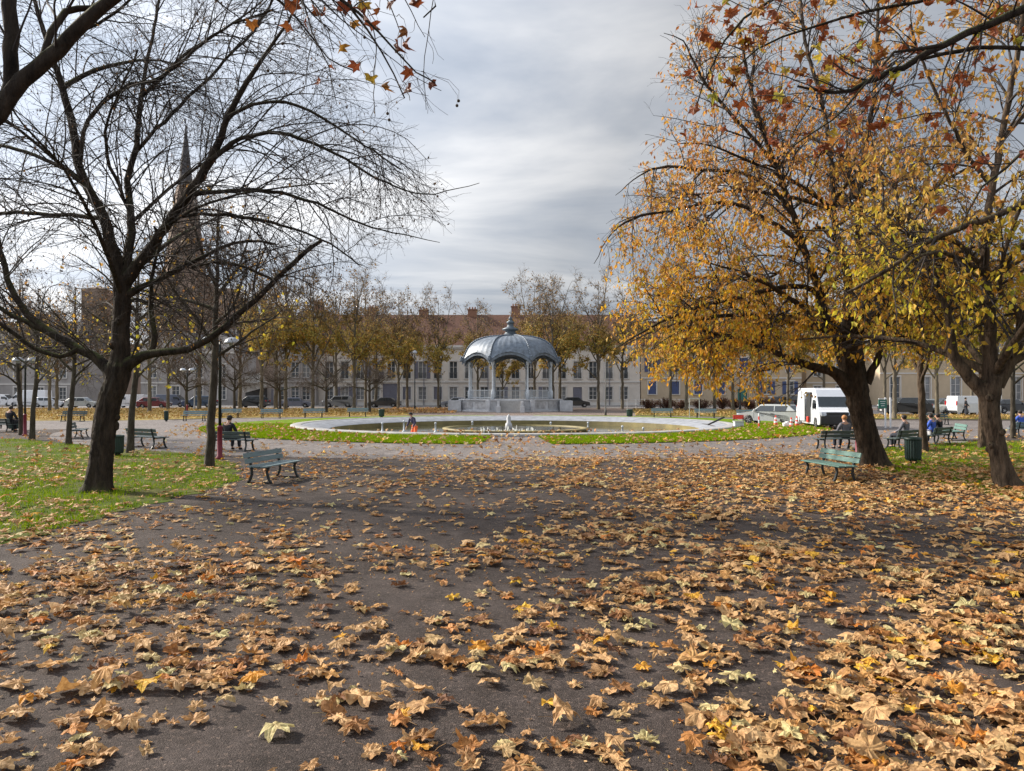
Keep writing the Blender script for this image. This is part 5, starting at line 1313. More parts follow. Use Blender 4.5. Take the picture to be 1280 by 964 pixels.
# church
cd = 190.0
cpos = P(231, HY, cd); cpos.z = 0
chh = empty('church', cpos, 'brown sandstone church with a slender dark spire behind the bare tree', 'church')
zc = lambda py: CH + (HY - py) / F * cd
wc = lambda w_: w_ / F * cd
m = MB(); m.box((0, 0, zc(345) / 2), (wc(46), wc(46), zc(345))); m.box((0, 0, zc(345)), (wc(49), wc(49), .8))
for s_ in (-1, 1):
    for q_ in (-1, 1): m.box((s_ * wc(21), q_ * wc(21), zc(352) / 2), (2.2, 2.2, zc(352)))
tw = m.build('tower', M['tower'], chh)
m = MB(); m.lathe([(wc(25), zc(344)), (wc(20), zc(300)), (wc(12.5), zc(243)), (wc(9.5), zc(232))], 8, (0, 0, 0), PI / 8); m.build('belfry', M['tower'], tw)
for s_ in (-1, 0, 1):
    m = MB(); m.box((s_ * wc(12), -wc(23) - .02, zc(378)), (1.3, .3, 6)); m.build('louvre', M['plastic'], tw)
m = MB(); m.lathe([(wc(10), zc(233)), (wc(8.5), zc(228)), (0.15, zc(158)), (0.0, zc(153))], 8, (0, 0, 0), PI / 8); m.bar((0, 0, zc(154)), (0, 0, zc(147)), .12); m.build('spire', M['slate'], chh)
m = MB()
na = [(-wc(20), 0), (wc(72), 0)]
m.box((wc(38), 12, zc(410) / 2), (wc(86), 16, zc(410))); m.build('nave', M['tower'], chh)
m = MB()
A_ = [(-wc(4), 3.6, zc(410)), (wc(82), 3.6, zc(410)), (wc(82), 20.4, zc(410)), (-wc(4), 20.4, zc(410))]; R1_ = (wc(0), 12, zc(352)); R2_ = (wc(38), 12, zc(352))
m.poly([A_[0], A_[1], R2_, R1_]); m.poly([A_[2], A_[3], R1_, R2_]); m.poly([A_[3], A_[0], R1_]); m.poly([A_[1], A_[2], R2_]); m.build('nave_roof', M['tower'], chh)
m = MB(); m.box((-wc(113), 2, zc(362) / 2), (wc(28), wc(30), zc(362))); m.box((-wc(60), 6, zc(430) / 2), (wc(90), 12, zc(430)))
m.lathe([(wc(20), zc(362)), (.1, zc(356))], 4, (-wc(113), 2, 0), PI / 4); m.build('side_tower', M['tower'], chh)
for k in range(5):
    m = MB(); m.box((wc(6) + k * wc(15), 3.85, zc(440)), (1.6, .35, 6)); m.build('window', M['glass'], chh)

# ------------------------------------------------------------------ benches
def bench_proto(slm):
    parts = []
    def add(name, m, mat): parts.append((name, m.build(name, mat, None), None))
    W_ = 1.9
    for y_, z_ in ((-.20, .455), (-.06, .46), (.08, .455)):
        pass
    m = MB()
    m.box((0, -.21, .45), (W_, .17, .035), bev=.008); m.box((0, -.01, .452), (W_, .19, .035), bev=.008); m.box((0, .17, .45), (W_, .12, .035), bev=.008)
    add('seat', m, slm)
    rx = Matrix.Rotation(math.radians(-14), 3, 'X')
    for z_, y_ in ((.585, .28), (.73, .32)):
        m = MB(); m.box((0, y_, z_), (W_, .035, .125), rx, bev=.008); add('back_slat', m, slm)
    for s_ in (-.72, .72):
        m = MB()
        m.flat((s_, -.27, .415), (s_, .24, .415), .05, .045)
        pts = [(-.24, .42), (-.20, .30), (-.25, .12), (-.33, .0)]
        for a, b in zip(pts, pts[1:]): m.flat((s_, a[0], a[1]), (s_, b[0], b[1]), .05, .055, up=(1, 0, 0))
        pts = [(.35, .80), (.29, .58), (.245, .42), (.22, .25), (.27, .10), (.34, .0)]
        for a, b in zip(pts, pts[1:]): m.flat((s_, a[0], a[1]), (s_, b[0], b[1]), .05, .05, up=(1, 0, 0))
        m.flat((s_, -.34, .025), (s_, .35, .025), .05, .035)
        add('frame', m, M['iron'])
    return [(n_, o_.data, bpy.data.objects.remove(o_))[:2] for n_, o_, _ in parts]
BG, BB, BD = bench_proto(M['slats']), bench_proto(M['slatsb']), bench_proto(M['slatsd'])
def bench(proto, px, py, face, label, group=None, sc=.95, loc=None):
    """face: direction the sitter looks, degrees from +Y towards +X"""
    q = loc or G(px, py)
    return plant(proto, 'park_bench', label, 'bench', q, group, math.radians(180 - face), sc)
bench(BB, 343, 600.5, 102, 'blue-green slatted bench at the lawn edge, nearest on the left', 'old cast-iron park benches')
bench(BG, 1036, 600, 262, 'worn green slatted bench in the fallen leaves, nearest on the right', 'old cast-iron park benches')
bL = bench(BD, 292, 563.5, 14, 'dark bench on which the man in the cap sits', 'old cast-iron park benches')
bench(BD, 185, 560, 30, 'pale-seated bench between the slender trunk and the path on the left', 'old cast-iron park benches', 1.0)
bench(BD, 99, 548, 70, 'bench seen from its end left of the big dark trunk', 'old cast-iron park benches')
bD = bench(BD, 0, 540, 10, 'bench at the left edge where the dark-clad sitter is', 'old cast-iron park benches')
bR1 = bench(BD, 1046, 562, -12, 'dark bench before the white van where the fair-haired person sits', 'old cast-iron park benches')
bR2 = bench(BD, 1128, 561, -35, 'bench behind the ribbed bin where the grey-jacketed person sits', 'old cast-iron park benches')
bR3 = bench(BD, 1170, 556, -38, 'bench right of the young tree with two sitters', 'old cast-iron park benches')
bench(BG, 1192, 550, -75, 'empty green bench just right of the two sitters', 'old cast-iron park benches')
bR4 = bench(BB, 1283, 546, -10, 'bench half cut by the right edge with a sitter in blue', 'old cast-iron park benches')
for i, (px, py, f) in enumerate(((91, 527, 180), (243, 526.5, 178), (287, 522.5, 176), (339, 523, 175), (392, 522, 174), (447, 521, 173))):
    bench(BB if i else BD, px, py, f, 'blue-green bench on the far left lawn, %s from the left' % ordn[i], 'benches along the far lawn', 1.0)
for i, (px, py, f) in enumerate(((828, 522, 186), (882, 522.5, 187), (936, 524.5, 188))):
    bench(BB, px, py, f, 'blue-green bench right of the bandstand before the shrubs, %s from the left' % ordn[i], 'benches along the far right lawn', 1.0)
bench(BD, 1170, 531, 185, 'dark bench on the far right lawn before the car park', 'benches along the far right lawn')

# ------------------------------------------------------------------ bins
def bin_(px, py, r, h, label, ribs=22):
    q = G(px, py); b_ = empty('litter_bin', q, label, 'litter bin', 'litter bins of the park')
    m = MB(); n = ribs * 2
    prof = [(r * .86, .10), (r * .97, .16), (r, h * .5), (r * 1.02, h - .06)]
    rings = []
    for rr_, z_ in prof: rings.append([m.bm.verts.new(((rr_ - (.018 if i % 2 else 0)) * math.cos(2 * PI * i / n), (rr_ - (.018 if i % 2 else 0)) * math.sin(2 * PI * i / n), z_)) for i in range(n)])
    for a, b in zip(rings, rings[1:]):
        for i in range(n): m.bm.faces.new((a[i], a[(i + 1) % n], b[(i + 1) % n], b[i]))
    m.bm.faces.new(rings[0])
    m.build('body', M['bingreen'], b_)
    m = MB(); m.lathe([(r * 1.03, h - .07), (r * 1.07, h - .05), (r * 1.07, h), (r * .9, h + .02), (r * .8, h - .02), (r * .8, h - .2)], 28); m.build('rim', M['bingreen'], b_, True)
    m = MB(); m.lathe([(r * .5, 0), (r * .55, .05), (r * .35, .11)], 16); m.build('foot', M['iron'], b_)
bin_(1141, 579, .245, .80, 'ribbed dark green bin on the right lawn, nearest of all bins')
bin_(147.5, 570, .20, .72, 'dark green bin hidden between the big dark trunk and a slender trunk')
bin_(18, 538, .30, .72, 'green bin near the left edge before the dark-clad sitter')
bin_(208, 527, .16, .80, 'small blue-green bin on the far left lawn below the white globes')
bin_(477, 522, .25, .72, 'small dark bin on the lawn right of the far blue-green benches')
bin_(787, 522, .27, .72, 'small dark bin on the far lawn right of the bandstand')

# ------------------------------------------------------------------ lamps and poles
def lamp(px, py, H, label, globes=2, az=0.0, red=1.05):
    q = G(px, py); l_ = empty('street_lamp', q, label, 'street lamp', 'double-shade lamps with dark red feet', az)
    m = MB(); m.lathe([(.13, 0), (.13, .06), (.085, .12), (.08, red), (.095, red + .02), (.07, red + .08)], 14); m.build('foot', M['bordeaux'], l_, True)
    m = MB(); m.lathe([(.05, red + .05), (.045, H - .5), (.06, H - .45), (.035, H - .3), (.03, H)], 10)
    for s_ in ((-1, 1) if globes == 2 else (1,)):
        pr = Vector((0, 0, H - .35))
        for k in range(1, 7):
            a = k / 6 * PI / 2; p_ = Vector((s_ * .30 * math.sin(a) * 1.1, 0, H - .35 + .16 * (1 - math.cos(a)))); m.bar(pr, p_, .018, seg=6); pr = p_
    m.build('pole', M['iron'], l_, True)
    for s_ in ((-1, 1) if globes == 2 else (1,)):
        m = MB(); m.lathe([(.0, .20), (.10, .19), (.20, .13), (.26, .03), (.27, -.01), (.22, -.02), (.10, -.03), (.09, -.11), (.0, -.14)], 20, (s_ * .38, 0, H - .06)); m.build('shade', M['opal'], l_, True)
lamp(275, 574, 3.95, 'double lamp with dark red foot left of the sitting man in the cap', az=.3)
lamp(31.5, 545, 3.9, 'lamp with dark red foot between the slender trunks at far left')
lamp(1072, 570, 3.95, 'lamp whose dark red foot shows beside the golden tree trunk', az=-.2)
lamp(234, 522, 4.2, 'far lamp with two pale globes above a dark red foot on the left')
def pole(px, py, H, r, mat, label, head=True):
    q = G(px, py); l_ = empty('lamp_post', q, label, 'lamp post', 'thin posts along the far street')
    m = MB(); m.lathe([(r * 1.8, 0), (r * 1.8, .5), (r * 1.1, .6), (r, 1.2), (r * .7, H)], 8); m.build('pole', mat, l_, True)
    if head:
        m = MB(); m.lathe([(0, .35), (.16, .3), (.28, .12), (.3, 0), (.12, -.1), (0, -.12)], 14, (0, 0, H)); m.build('lantern', M['opal'], l_, True)
pole(518.5, 513, 7.0, .07, M['iron'], 'thin black lamp post rising behind the man in orange')
pole(550.5, 511, 4.6, .06, M['iron'], 'thin dark lamp post just left of the bandstand')
pole(757, 519.5, 5.4, .06, M['polegrey'], 'thin grey post right of the bandstand', False)
pole(243, 513, 4.9, .07, M['polepale'], 'pale globe lamp right of the far double lamp')
pole(925, 513, 7, .08, M['iron'], 'dark post before the beige house with the green door', False)
pole(1229, 518.5, 5.5, .05, M['polepale'], 'thin white post behind the left limb of the patchy bark tree', False)
pole(1252, 512, 6, .06, M['polepale'], 'pale post right of the patchy bark tree', False)
# notice frame and green board
q = G(868, 523); s_ = empty('sign_frame', q, 'thin white two-legged empty frame on the far right lawn', 'sign frame')
m = MB()
for x in (-.42, .42): m.bar((x, 0, 0), (x, 0, 1.7), .03)
m.bar((-.42, 0, 1.68), (.42, 0, 1.68), .03); m.build('frame', M['polepale'], s_)
q = G(1105, 535); s_ = empty('notice_board', q, 'small green board on two white posts right of the golden tree trunk', 'notice board')
for x in (.08, .40):
    m = MB(); m.box((x, 0, .95), (.09, .06, 1.9)); m.build('post', M['white'], s_)
m = MB(); m.box((-.12, -.06, 1.5), (.50, .05, .55)); bd = m.build('board', M['signgreen'], s_)
m = MB(); 
for k in range(3): m.box((-.12, -.088, 1.65 - k * .13), (.34 - .06 * k, .006, .035))
m.box((-.12, -.05, 1.82), (.52, .05, .05)); m.build('board_text', M['white'], bd)

# ------------------------------------------------------------------ vehicles
def arch(cx, r, z0, n=8):
    return [(cx + r * math.cos(a), z0 + r * math.sin(a)) for a in np.linspace(PI, 0, n)]
def vehicle(name, label, cat, loc, rz, kind, colr, cname, group, sc=1.0, detail=False, opendoor=False):
    """x forward, origin mid ground"""
    v_ = empty(name, loc, label, cat, group, rz, sc); pm = paint(colr, cname)
    S = dict(
        hatch=dict(L=4.1, W=1.75, belt=.93, H=1.48, nose=[(2.05, .35), (2.05, .62), (1.95, .78), (1.05, .95)], cab=[(1.10, 0), (.42, 1), (-1.25, .97), (-1.95, .12)], tail=[(-2.0, .90), (-2.05, .6), (-2.02, .35)], wh=(1.28, -1.25), wr=.31),
        sedan=dict(L=4.6, W=1.8, belt=.92, H=1.43, nose=[(2.3, .33), (2.3, .6), (2.18, .76), (1.15, .94)], cab=[(1.2, 0), (.45, 1), (-.95, .98), (-1.65, .1)], tail=[(-2.2, .95), (-2.3, .85), (-2.27, .35)], wh=(1.42, -1.38), wr=.32),
        estate=dict(L=4.6, W=1.8, belt=.93, H=1.5, nose=[(2.3, .33), (2.3, .6), (2.18, .78), (1.2, .95)], cab=[(1.22, 0), (.5, .99), (-1.55, .96), (-2.15, .12)], tail=[(-2.24, .90), (-2.3, .7), (-2.26, .35)], wh=(1.42, -1.36), wr=.32),
        suv=dict(L=4.5, W=1.85, belt=1.08, H=1.68, nose=[(2.25, .42), (2.25, .8), (2.12, .95), (1.2, 1.08)], cab=[(1.2, 0), (.55, .98), (-1.5, 1), (-2.05, .1)], tail=[(-2.2, 1.0), (-2.25, .7), (-2.2, .42)], wh=(1.38, -1.35), wr=.36),
        van=dict(L=5.6, W=2.05, belt=1.28, H=2.5, nose=[(2.8, .35), (2.82, .7), (2.70, 1.05), (2.15, 1.32)], cab=[(2.2, 0), (1.35, .93), (.9, 1), (-2.72, 1), (-2.76, .0)], tail=[(-2.8, 1.2), (-2.8, .4)], wh=(1.85, -1.7), wr=.35),
        smallvan=dict(L=4.4, W=1.8, belt=1.1, H=1.85, nose=[(2.2, .35), (2.2, .7), (2.1, .9), (1.45, 1.1)], cab=[(1.5, 0), (.75, .95), (.3, 1), (-2.1, 1), (-2.16, 0)], tail=[(-2.2, 1.0), (-2.2, .4)], wh=(1.4, -1.35), wr=.32))[kind]
    W_ = S['W'] / 2; wr = S['wr']; z0 = .26; belt, H = S['belt'], S['H']
    prof = list(S['nose']) + [(S['cab'][-1][0], belt + .01)] + S['tail'] + [(S['tail'][-1][0] + .08, z0)]
    for cx in (S['wh'][1], S['wh'][0]): prof += [(x, z) for x, z in [(cx - wr - .06, z0)] + arch(cx, wr + .055, wr) + [(cx + wr + .06, z0)]]
    prof += [(S['nose'][0][0] - .1, z0)]
    m = MB(); m.prism(prof, -W_, W_)
    bmesh.ops.triangulate(m.bm, faces=[f for f in m.bm.faces if len(f.verts) > 4])
    body = m.build('body', pm, v_, True); bv = body.modifiers.new('b', 'BEVEL'); bv.width = .05; bv.segments = 3; bv.limit_method = 'ANGLE'; bv.angle_limit = math.radians(40)
    ws = body.modifiers.new('w', 'WEIGHTED_NORMAL')
    cab = [(x, belt - .01 + (H - belt + .01) * f) for x, f in S['cab']]
    tum = .16 if kind not in ('van', 'smallvan') else .09
    def sidey(z): return W_ - .02 - tum * max(0, (z - belt)) / (H - belt)
    m = MB()
    a = [m.bm.verts.new((x, -sidey(z), z)) for x, z in cab]; b = [m.bm.verts.new((x, sidey(z), z)) for x, z in cab]
    m.bm.faces.new(a); m.bm.faces.new(list(reversed(b)))
    for i in range(len(a)):
        j = (i + 1) % len(a); m.bm.faces.new((a[j], a[i], b[i], b[j]))
    cb_ = m.build('cabin', pm, v_, True); bv = cb_.modifiers.new('b', 'BEVEL'); bv.width = .06; bv.segments = 3; bv.limit_method = 'ANGLE'; bv.angle_limit = math.radians(20)
    cb_.modifiers.new('w', 'WEIGHTED_NORMAL')
    # glass: side windows
    def spt(x, z, s_, e=.012): return Vector((x, s_ * (sidey(z) + e), z))
    zl, zh = belt + .05, H - .12
    def xat(z, front=True):
        f = (z - belt) / (H - belt); pts = S['cab']
        seq = pts if front else list(reversed(pts))
        for (xa, fa), (xb, fb) in zip(seq, seq[1:]):
            if fa <= f <= fb + 1e-6: return xa + (xb - xa) * (f - fa) / (fb - fa + 1e-9)
        return seq[1][0]
    van = kind in ('van', 'smallvan')
    m = MB(); xf0, xf1 = xat(zl) - .14, xat(zh) - .10
    if van:
        zh = H - (.75 if kind == 'van' else .35); xf0, xf1 = xat(zl) - .12, xat(zh) - .1
        segs = [(xf0, xf1, xf0 - .95, xf0 - .95)]
        if kind == 'smallvan' and detail: segs += []
    else:
        xr0, xr1 = xat(zl, False) + .16, xat(zh, False) + .14; mid = (xf1 + xr1) / 2 - .05
        segs = [(xf0, xf1, mid + .04, mid + .04), (mid - .04, mid - .04, xr0, xr1)]
    for s_ in (-1, 1):
        for p0, p1, q0, q1 in segs:
            m.poly([spt(p0, zl, s_), spt(p1, zh, s_), spt(q1, zh, s_), spt(q0, zl, s_)])
    m.build('side_windows', M['carglass'], v_)
    def cross(xa, za, xb, zb, name, in_=.10, e=.012):
        d = Vector((xb - xa, 0, zb - za)); n = Vector((d.z, 0, -d.x)).normalized() * e
        if (n.x > 0) != (xa > 0): n = -n
        m = MB(); m.poly([Vector((xa, -(sidey(za) - in_), za)) + n, Vector((xa, sidey(za) - in_, za)) + n, Vector((xb, sidey(zb) - in_, zb)) + n, Vector((xb, -(sidey(zb) - in_), zb)) + n]); m.build(name, M['carglass'], v_)
    zw = H - (.55 if kind == 'van' else .10); zb_ = belt + .06
    cross(xat(zb_), zb_, xat(zw), zw, 'windscreen')
    if not van: cross(xat(belt + .12, False), belt + .12, xat(H - .12, False), H - .12, 'rear_window')
    # wheels
    for cx in S['wh']:
        for s_ in (-1, 1):
            y_ = s_ * (W_ - .11)
            m = MB(); m.lathe([(wr * .62, -.10), (wr * .95, -.10), (wr, -.06), (wr, .06), (wr * .95, .10), (wr * .62, .10)], 24, (0, 0, 0)); 
            bmesh.ops.rotate(m.bm, matrix=Matrix.Rotation(PI / 2, 3, 'X'), verts=m.bm.verts); bmesh.ops.translate(m.bm, vec=(cx, y_, wr), verts=m.bm.verts)
            w_ = m.build('wheel', M['tyre'], v_)
            m = MB(); m.lathe([(wr * .62, .06), (wr * .60, .02), (wr * .2, .05), (.001, .06)], 24)
            for k in range(5):
                a = 2 * PI * k / 5; m.flat((0, 0, .07), (wr * .6 * math.cos(a), wr * .6 * math.sin(a), .075), .06, .02)
            bmesh.ops.rotate(m.bm, matrix=Matrix.Rotation(PI / 2 * (-s_), 3, 'X'), verts=m.bm.verts); bmesh.ops.translate(m.bm, vec=(cx, y_ + s_ * .03, wr), verts=m.bm.verts)
            m.build('rim', M['rim'], w_)
    xn, xt = S['nose'][1][0], S['tail'][-2][0]
    zf = (S['nose'][1][1] + S['nose'][2][1]) / 2
    for s_ in (-1, 1):
        m = MB(); m.box((xn - .10, s_ * (W_ - .24), zf), (.28, .40, .15 if kind != 'van' else .26), Matrix.Rotation(s_ * -.25, 3, 'Z') @ Matrix.Rotation(-.35, 3, 'Y'), bev=.03); m.build('headlight', M['lamp_clear'], v_, True)
        m = MB()
        if van: m.box((S['tail'][0][0], s_ * (W_ - .07), 1.15), (.06, .13, .42), bev=.02)
        else: m.box((S['tail'][0][0] + .02, s_ * (W_ - .2), belt - .12), (.16, .38, .2), bev=.03)
        m.build('tail_light', M['lamp_red'], v_, True)
        m = MB(); m.box((xat(zl) - .25, s_ * (W_ + .09), zl + .06), (.14, .2, .16 if not van else .34), bev=.04); m.build('mirror', M['plastic'] if van else pm, v_, True)
    m = MB(); m.box((xn - .03, 0, z0 + .12), (.12, W_ * 1.9, .2), bev=.03)
    if kind == 'van': m.box((xn - .02, 0, .56), (.16, W_ * 1.96, .60), bev=.08); m.box((xn - .02, 0, .93), (.10, 1.25, .20), bev=.03)
    else: m.box((xn - .01, 0, .58), (.06, W_ * 1.0, .12), bev=.02)
    m.box((S['tail'][-1][0] + .05, 0, z0 + .12), (.14, W_ * 1.9, .18), bev=.03)
    m.build('bumper_trim', M['plastic'], v_, True)
    m = MB(); m.box((xn + .045, 0, .45), (.02, .5, .11)); m.box((xt - .03, 0, .62 if not van else .8), (.02, .5, .11)); m.build('number_plate', M['plate'], v_)
    m = MB()
    for s_ in (-1, 1):     # door gaps and handles
        for x_ in ((xf0 - .98, ) if van else (mid, xf0 - .02)): m.box((x_, s_ * (W_ + .001), (belt + z0) / 2 + .05), (.014, .012, belt - z0 - .25))
        m.box(((mid if not van else xf0 - .85) + .16, s_ * (W_ + .012), belt - .12), (.16, .03, .03))
    m.build('door_lines', M['plastic'], v_)
    if opendoor:
        m = MB(); m.box((.30, -(W_ - .02), 1.30), (1.0, .09, 1.86)); m.build('cargo_shade_panel', M['plastic'], v_)  # black panel on the van's side stands for its unlit cargo space
        m = MB(); m.box((-.85, -(W_ + .09), 1.28), (1.15, .06, 1.75), bev=.03); m.build('sliding_door', pm, v_)
        m = MB(); m.box((.35, -(W_ + .05), .52), (.34, .12, .36), bev=.02); m.build('red_load', M['conered'], v_)
    return v_
vl = G(1030, 535.5); vl.y += 1.2; vl.x += .5
vehicle('delivery_van', 'white delivery van with its sliding side door open by the lawn', 'van', vl, math.radians(-97), 'van', (.74, .76, .80), 'white', None, 1.0, True, True)
cl = G(972, 531); cl.y += 1.3
vehicle('parked_car', 'silver grey estate car with red tail lights left of the white van', 'car', cl, math.radians(90 + 50), 'estate', (.42, .44, .43), 'silver', 'cars parked round the square', .93, True)
D = math.radians
CARS = [(948 + 20, 511.5, 182, 'suv', (.20, .21, .22), 'grey', 'grey off-roader behind the silver estate car'),
    (999, 509.5, 8, 'suv', (.03, .032, .036), 'black', 'black off-roader roof showing just left of the white van'),
    (2, 508.2, 5, 'smallvan', (.70, .72, .74), 'white', 'white van cut by the left edge of the picture'),
    (62, 509.3, 6, 'hatch', (.62, .66, .72), 'paleblue', 'pale blue-white small car before the big white van'),
    (38, 507.4, 184, 'van', (.70, .73, .78), 'white', 'big white van parked at far left behind the slender trunks'),
    (103, 510, 4, 'hatch', (.55, .57, .60), 'silver', 'pale car with sloping roof left of the big dark trunk'),
    (164, 510, 183, 'smallvan', (.72, .73, .74), 'white', 'white van right behind the slender trunk of the left lawn'),
    (193, 510.5, 3, 'hatch', (.16, .02, .03), 'darkred', 'dark red car right of the white van on the left'),
    (216, 509, 2, 'smallvan', (.09, .11, .16), 'slateblue', 'slate blue van behind the dark red car'),
    (250, 509.6, 184, 'suv', (.045, .085, .15), 'blue', 'blue car under the far pale globe lamps'),
    (316, 509.8, 176, 'suv', (.03, .035, .045), 'darkblue', 'dark blue off-roader before the open garage'),
    (370, 509.8, 4, 'sedan', (.13, .15, .21), 'greyblue', 'grey-blue saloon before the grey corner house'),
    (424, 509.5, 182, 'suv', (.24, .25, .25), 'grey', 'grey off-roader before the long house, left of the arched gate'),
    (481, 509.6, 178, 'sedan', (.02, .022, .027), 'black', 'black saloon before the gate of the long house'),
    (571, 509, 183, 'sedan', (.17, .19, .23), 'steel', 'steel grey saloon just left of the bandstand platform'),
    (719, 509.4, 2, 'hatch', (.02, .022, .026), 'black', 'black car just right of the bandstand'),
    (1131, 518.6, 176, 'suv', (.022, .024, .028), 'black', 'black off-roader right of the green notice board'),
    (1158, 516.5, 4, 'hatch', (.42, .44, .48), 'silver', 'silver car behind the young forked tree'),
    (1183, 513.5, 176, 'hatch', (.03, .035, .05), 'darkblue', 'dark small car between two silver cars of the right car park'),
    (1193, 518.6, 184, 'estate', (.40, .42, .45), 'silver', 'silver estate in the right car park, left of the white van'),
    (1216, 519.2, 4, 'smallvan', (.64, .66, .70), 'white', 'white van with red lamps left of the patchy bark tree'),
    (1262, 517, 5, 'hatch', (.05, .055, .065), 'dark', 'dark car at the right edge of the car park')]
for px, py, a, kd, cc, cn, lb in CARS:
    q = G(px, py); q.y = min(q.y, 117.0) if px < 900 else q.y
    q.x = (px - 640) / F * q.y
    if q.y > 103.7 or q.x > 34: q.z = .02
    vehicle('parked_van' if 'van' in kd else 'parked_car', lb, 'van' if 'van' in kd else 'car', q, D(a), kd, cc, cn, 'cars parked round the square', 1.0)

# ------------------------------------------------------------------ people
def skin_mesh(name, J, E, mat, parent, sub=2):
    """J: {name: (x,y,z,r)}; first key is the root"""
    keys = list(J); me = bpy.data.meshes.new(name)
    me.from_pydata([J[k][:3] for k in keys], [(keys.index(a), keys.index(b)) for a, b in E], [])
    o = bpy.data.objects.new(name, me); COL.objects.link(o)
    sk = o.modifiers.new('s', 'SKIN'); sk.branch_smoothing = .5
    for i, k in enumerate(keys):
        r_ = J[k][3]; me.skin_vertices[0].data[i].radius = (r_, r_ if not isinstance(r_, tuple) else r_)
        me.skin_vertices[0].data[i].use_root = (i == 0)
    o.modifiers.new('u', 'SUBSURF').levels = sub
    dg = bpy.context.evaluated_depsgraph_get(); ev = o.evaluated_get(dg)
    m2 = bpy.data.meshes.new_from_object(ev); m2.name = name
    for p in m2.polygons: p.use_smooth = True
    bpy.data.objects.remove(o); bpy.data.meshes.remove(me)
    m2.materials.clear()
    return link(name, m2, mat, parent)
def person(label, loc, rz, pose, top, bot, shoe, hairm, hat=None, sc=1.0, group=None):
    p_ = empty('person', loc, label, 'person', group, rz, sc)
    if pose == 'stand' or pose == 'work':
        ln = 0.22 if pose == 'work' else 0.0; st = .16 if pose == 'work' else .1
        J = dict(pel=(0, 0, .95, .12), spi=(0, -.3 * ln, 1.15, .115), che=(0, -.7 * ln, 1.34, .13), nek=(0, -1.1 * ln, 1.49, .055), hea=(0, -1.4 * ln - .02, 1.60, .085), cro=(0, -1.5 * ln - .01, 1.69, .075),
                 hiL=(-.10, 0, .90, .095), knL=(-st, -.08, .50, .062), anL=(-st, .02, .09, .042), toL=(-st, -.14, .04, .035), hiR=(.10, 0, .90, .095), knR=(st + .02, -.03 - ln * .5, .50, .062), anR=(st + .06, .04, .09, .042), toR=(st + .07, -.12, .04, .035),
                 shL=(-.18, -.9 * ln, 1.41, .06), elL=(-.25, -.9 * ln - .06, 1.13, .043), wrL=(-.22, -.9 * ln - .24, .93, .03), paL=(-.215, -.9 * ln - .29, .87, .028),
                 shR=(.18, -.9 * ln, 1.41, .06), elR=(.25, -.9 * ln - .02, 1.13, .043), wrR=(.24, -.9 * ln - .18, .91, .03), paR=(.235, -.9 * ln - .22, .85, .028))
        hd = Vector((0, 0, -1))
    else:
        J = dict(pel=(0, .08, .53, .125), spi=(0, .13, .73, .12), che=(0, .13, .95, .135), nek=(0, .07, 1.10, .055), hea=(0, .02, 1.20, .085), cro=(0, .03, 1.29, .075),
                 hiL=(-.10, .02, .52, .095), knL=(-.13, -.38, .53, .065), anL=(-.13, -.42, .10, .042), toL=(-.14, -.56, .045, .036), hiR=(.10, .02, .52, .095), knR=(.14, -.40, .53, .065), anR=(.15, -.36, .10, .042), toR=(.17, -.50, .045, .036),
                 shL=(-.19, .10, 1.01, .06), elL=(-.27, .02, .76, .044), wrL=(-.16, -.20, .66, .03), paL=(-.12, -.27, .64, .028),
                 shR=(.19, .10, 1.01, .06), elR=(.28, .03, .76, .044), wrR=(.17, -.20, .66, .03), paR=(.13, -.27, .64, .028))
        hd = Vector((0, -1, -.2)).normalized()
    E = [('pel', 'spi'), ('spi', 'che'), ('che', 'nek'), ('nek', 'hea'), ('hea', 'cro'), ('pel', 'hiL'), ('hiL', 'knL'), ('knL', 'anL'), ('anL', 'toL'), ('pel', 'hiR'), ('hiR', 'knR'), ('knR', 'anR'), ('anR', 'toR'),
         ('che', 'shL'), ('shL', 'elL'), ('elL', 'wrL'), ('wrL', 'paL'), ('che', 'shR'), ('shR', 'elR'), ('elR', 'wrR'), ('wrR', 'paR')]
    B = {k: (v[0], v[1], v[2], v[3] * .9) for k, v in J.items()}; EB = list(E)
    hx, hy, hz = J['hea'][:3]
    B['nos'] = (hx, hy - .11, hz + .0, .014); EB.append(('hea', 'nos'))
    for s_, S in ((-1, 'L'), (1, 'R')):
        B['ear' + S] = (hx + s_ * .088, hy + .005, hz + .0, .016); EB.append(('hea', 'ear' + S))
        w0 = Vector(J['pa' + S][:3])
        for f in range(4):
            a = w0 + Vector((s_ * (f - 1.5) * .019, 0, 0)) + hd * .045; b = a + hd * (.038, .045, .042, .03)[f] + Vector((0, -.012, -.008)); c_ = b + hd * .02 + Vector((0, -.004, -.018))
            B['f%s%d' % (S, f)] = (*a, .0105); B['g%s%d' % (S, f)] = (*b, .009); B['h%s%d' % (S, f)] = (*c_, .0075)
            EB += [('pa' + S, 'f%s%d' % (S, f)), ('f%s%d' % (S, f), 'g%s%d' % (S, f)), ('g%s%d' % (S, f), 'h%s%d' % (S, f))]
        a = w0 + Vector((-s_ * .035, -.012, .01)); b = a + hd * .03 + Vector((-s_ * .01, -.01, -.01)); B['t' + S] = (*a, .011); B['u' + S] = (*b, .009); EB += [('pa' + S, 't' + S), ('t' + S, 'u' + S)]
    skin_mesh('body', B, EB, M['skin'], p_)
    jk = {k: (J[k][0], J[k][1], J[k][2], J[k][3] * 1.18 + .01) for k in ('che', 'spi', 'pel', 'shL', 'elL', 'wrL', 'shR', 'elR', 'wrR', 'nek')}
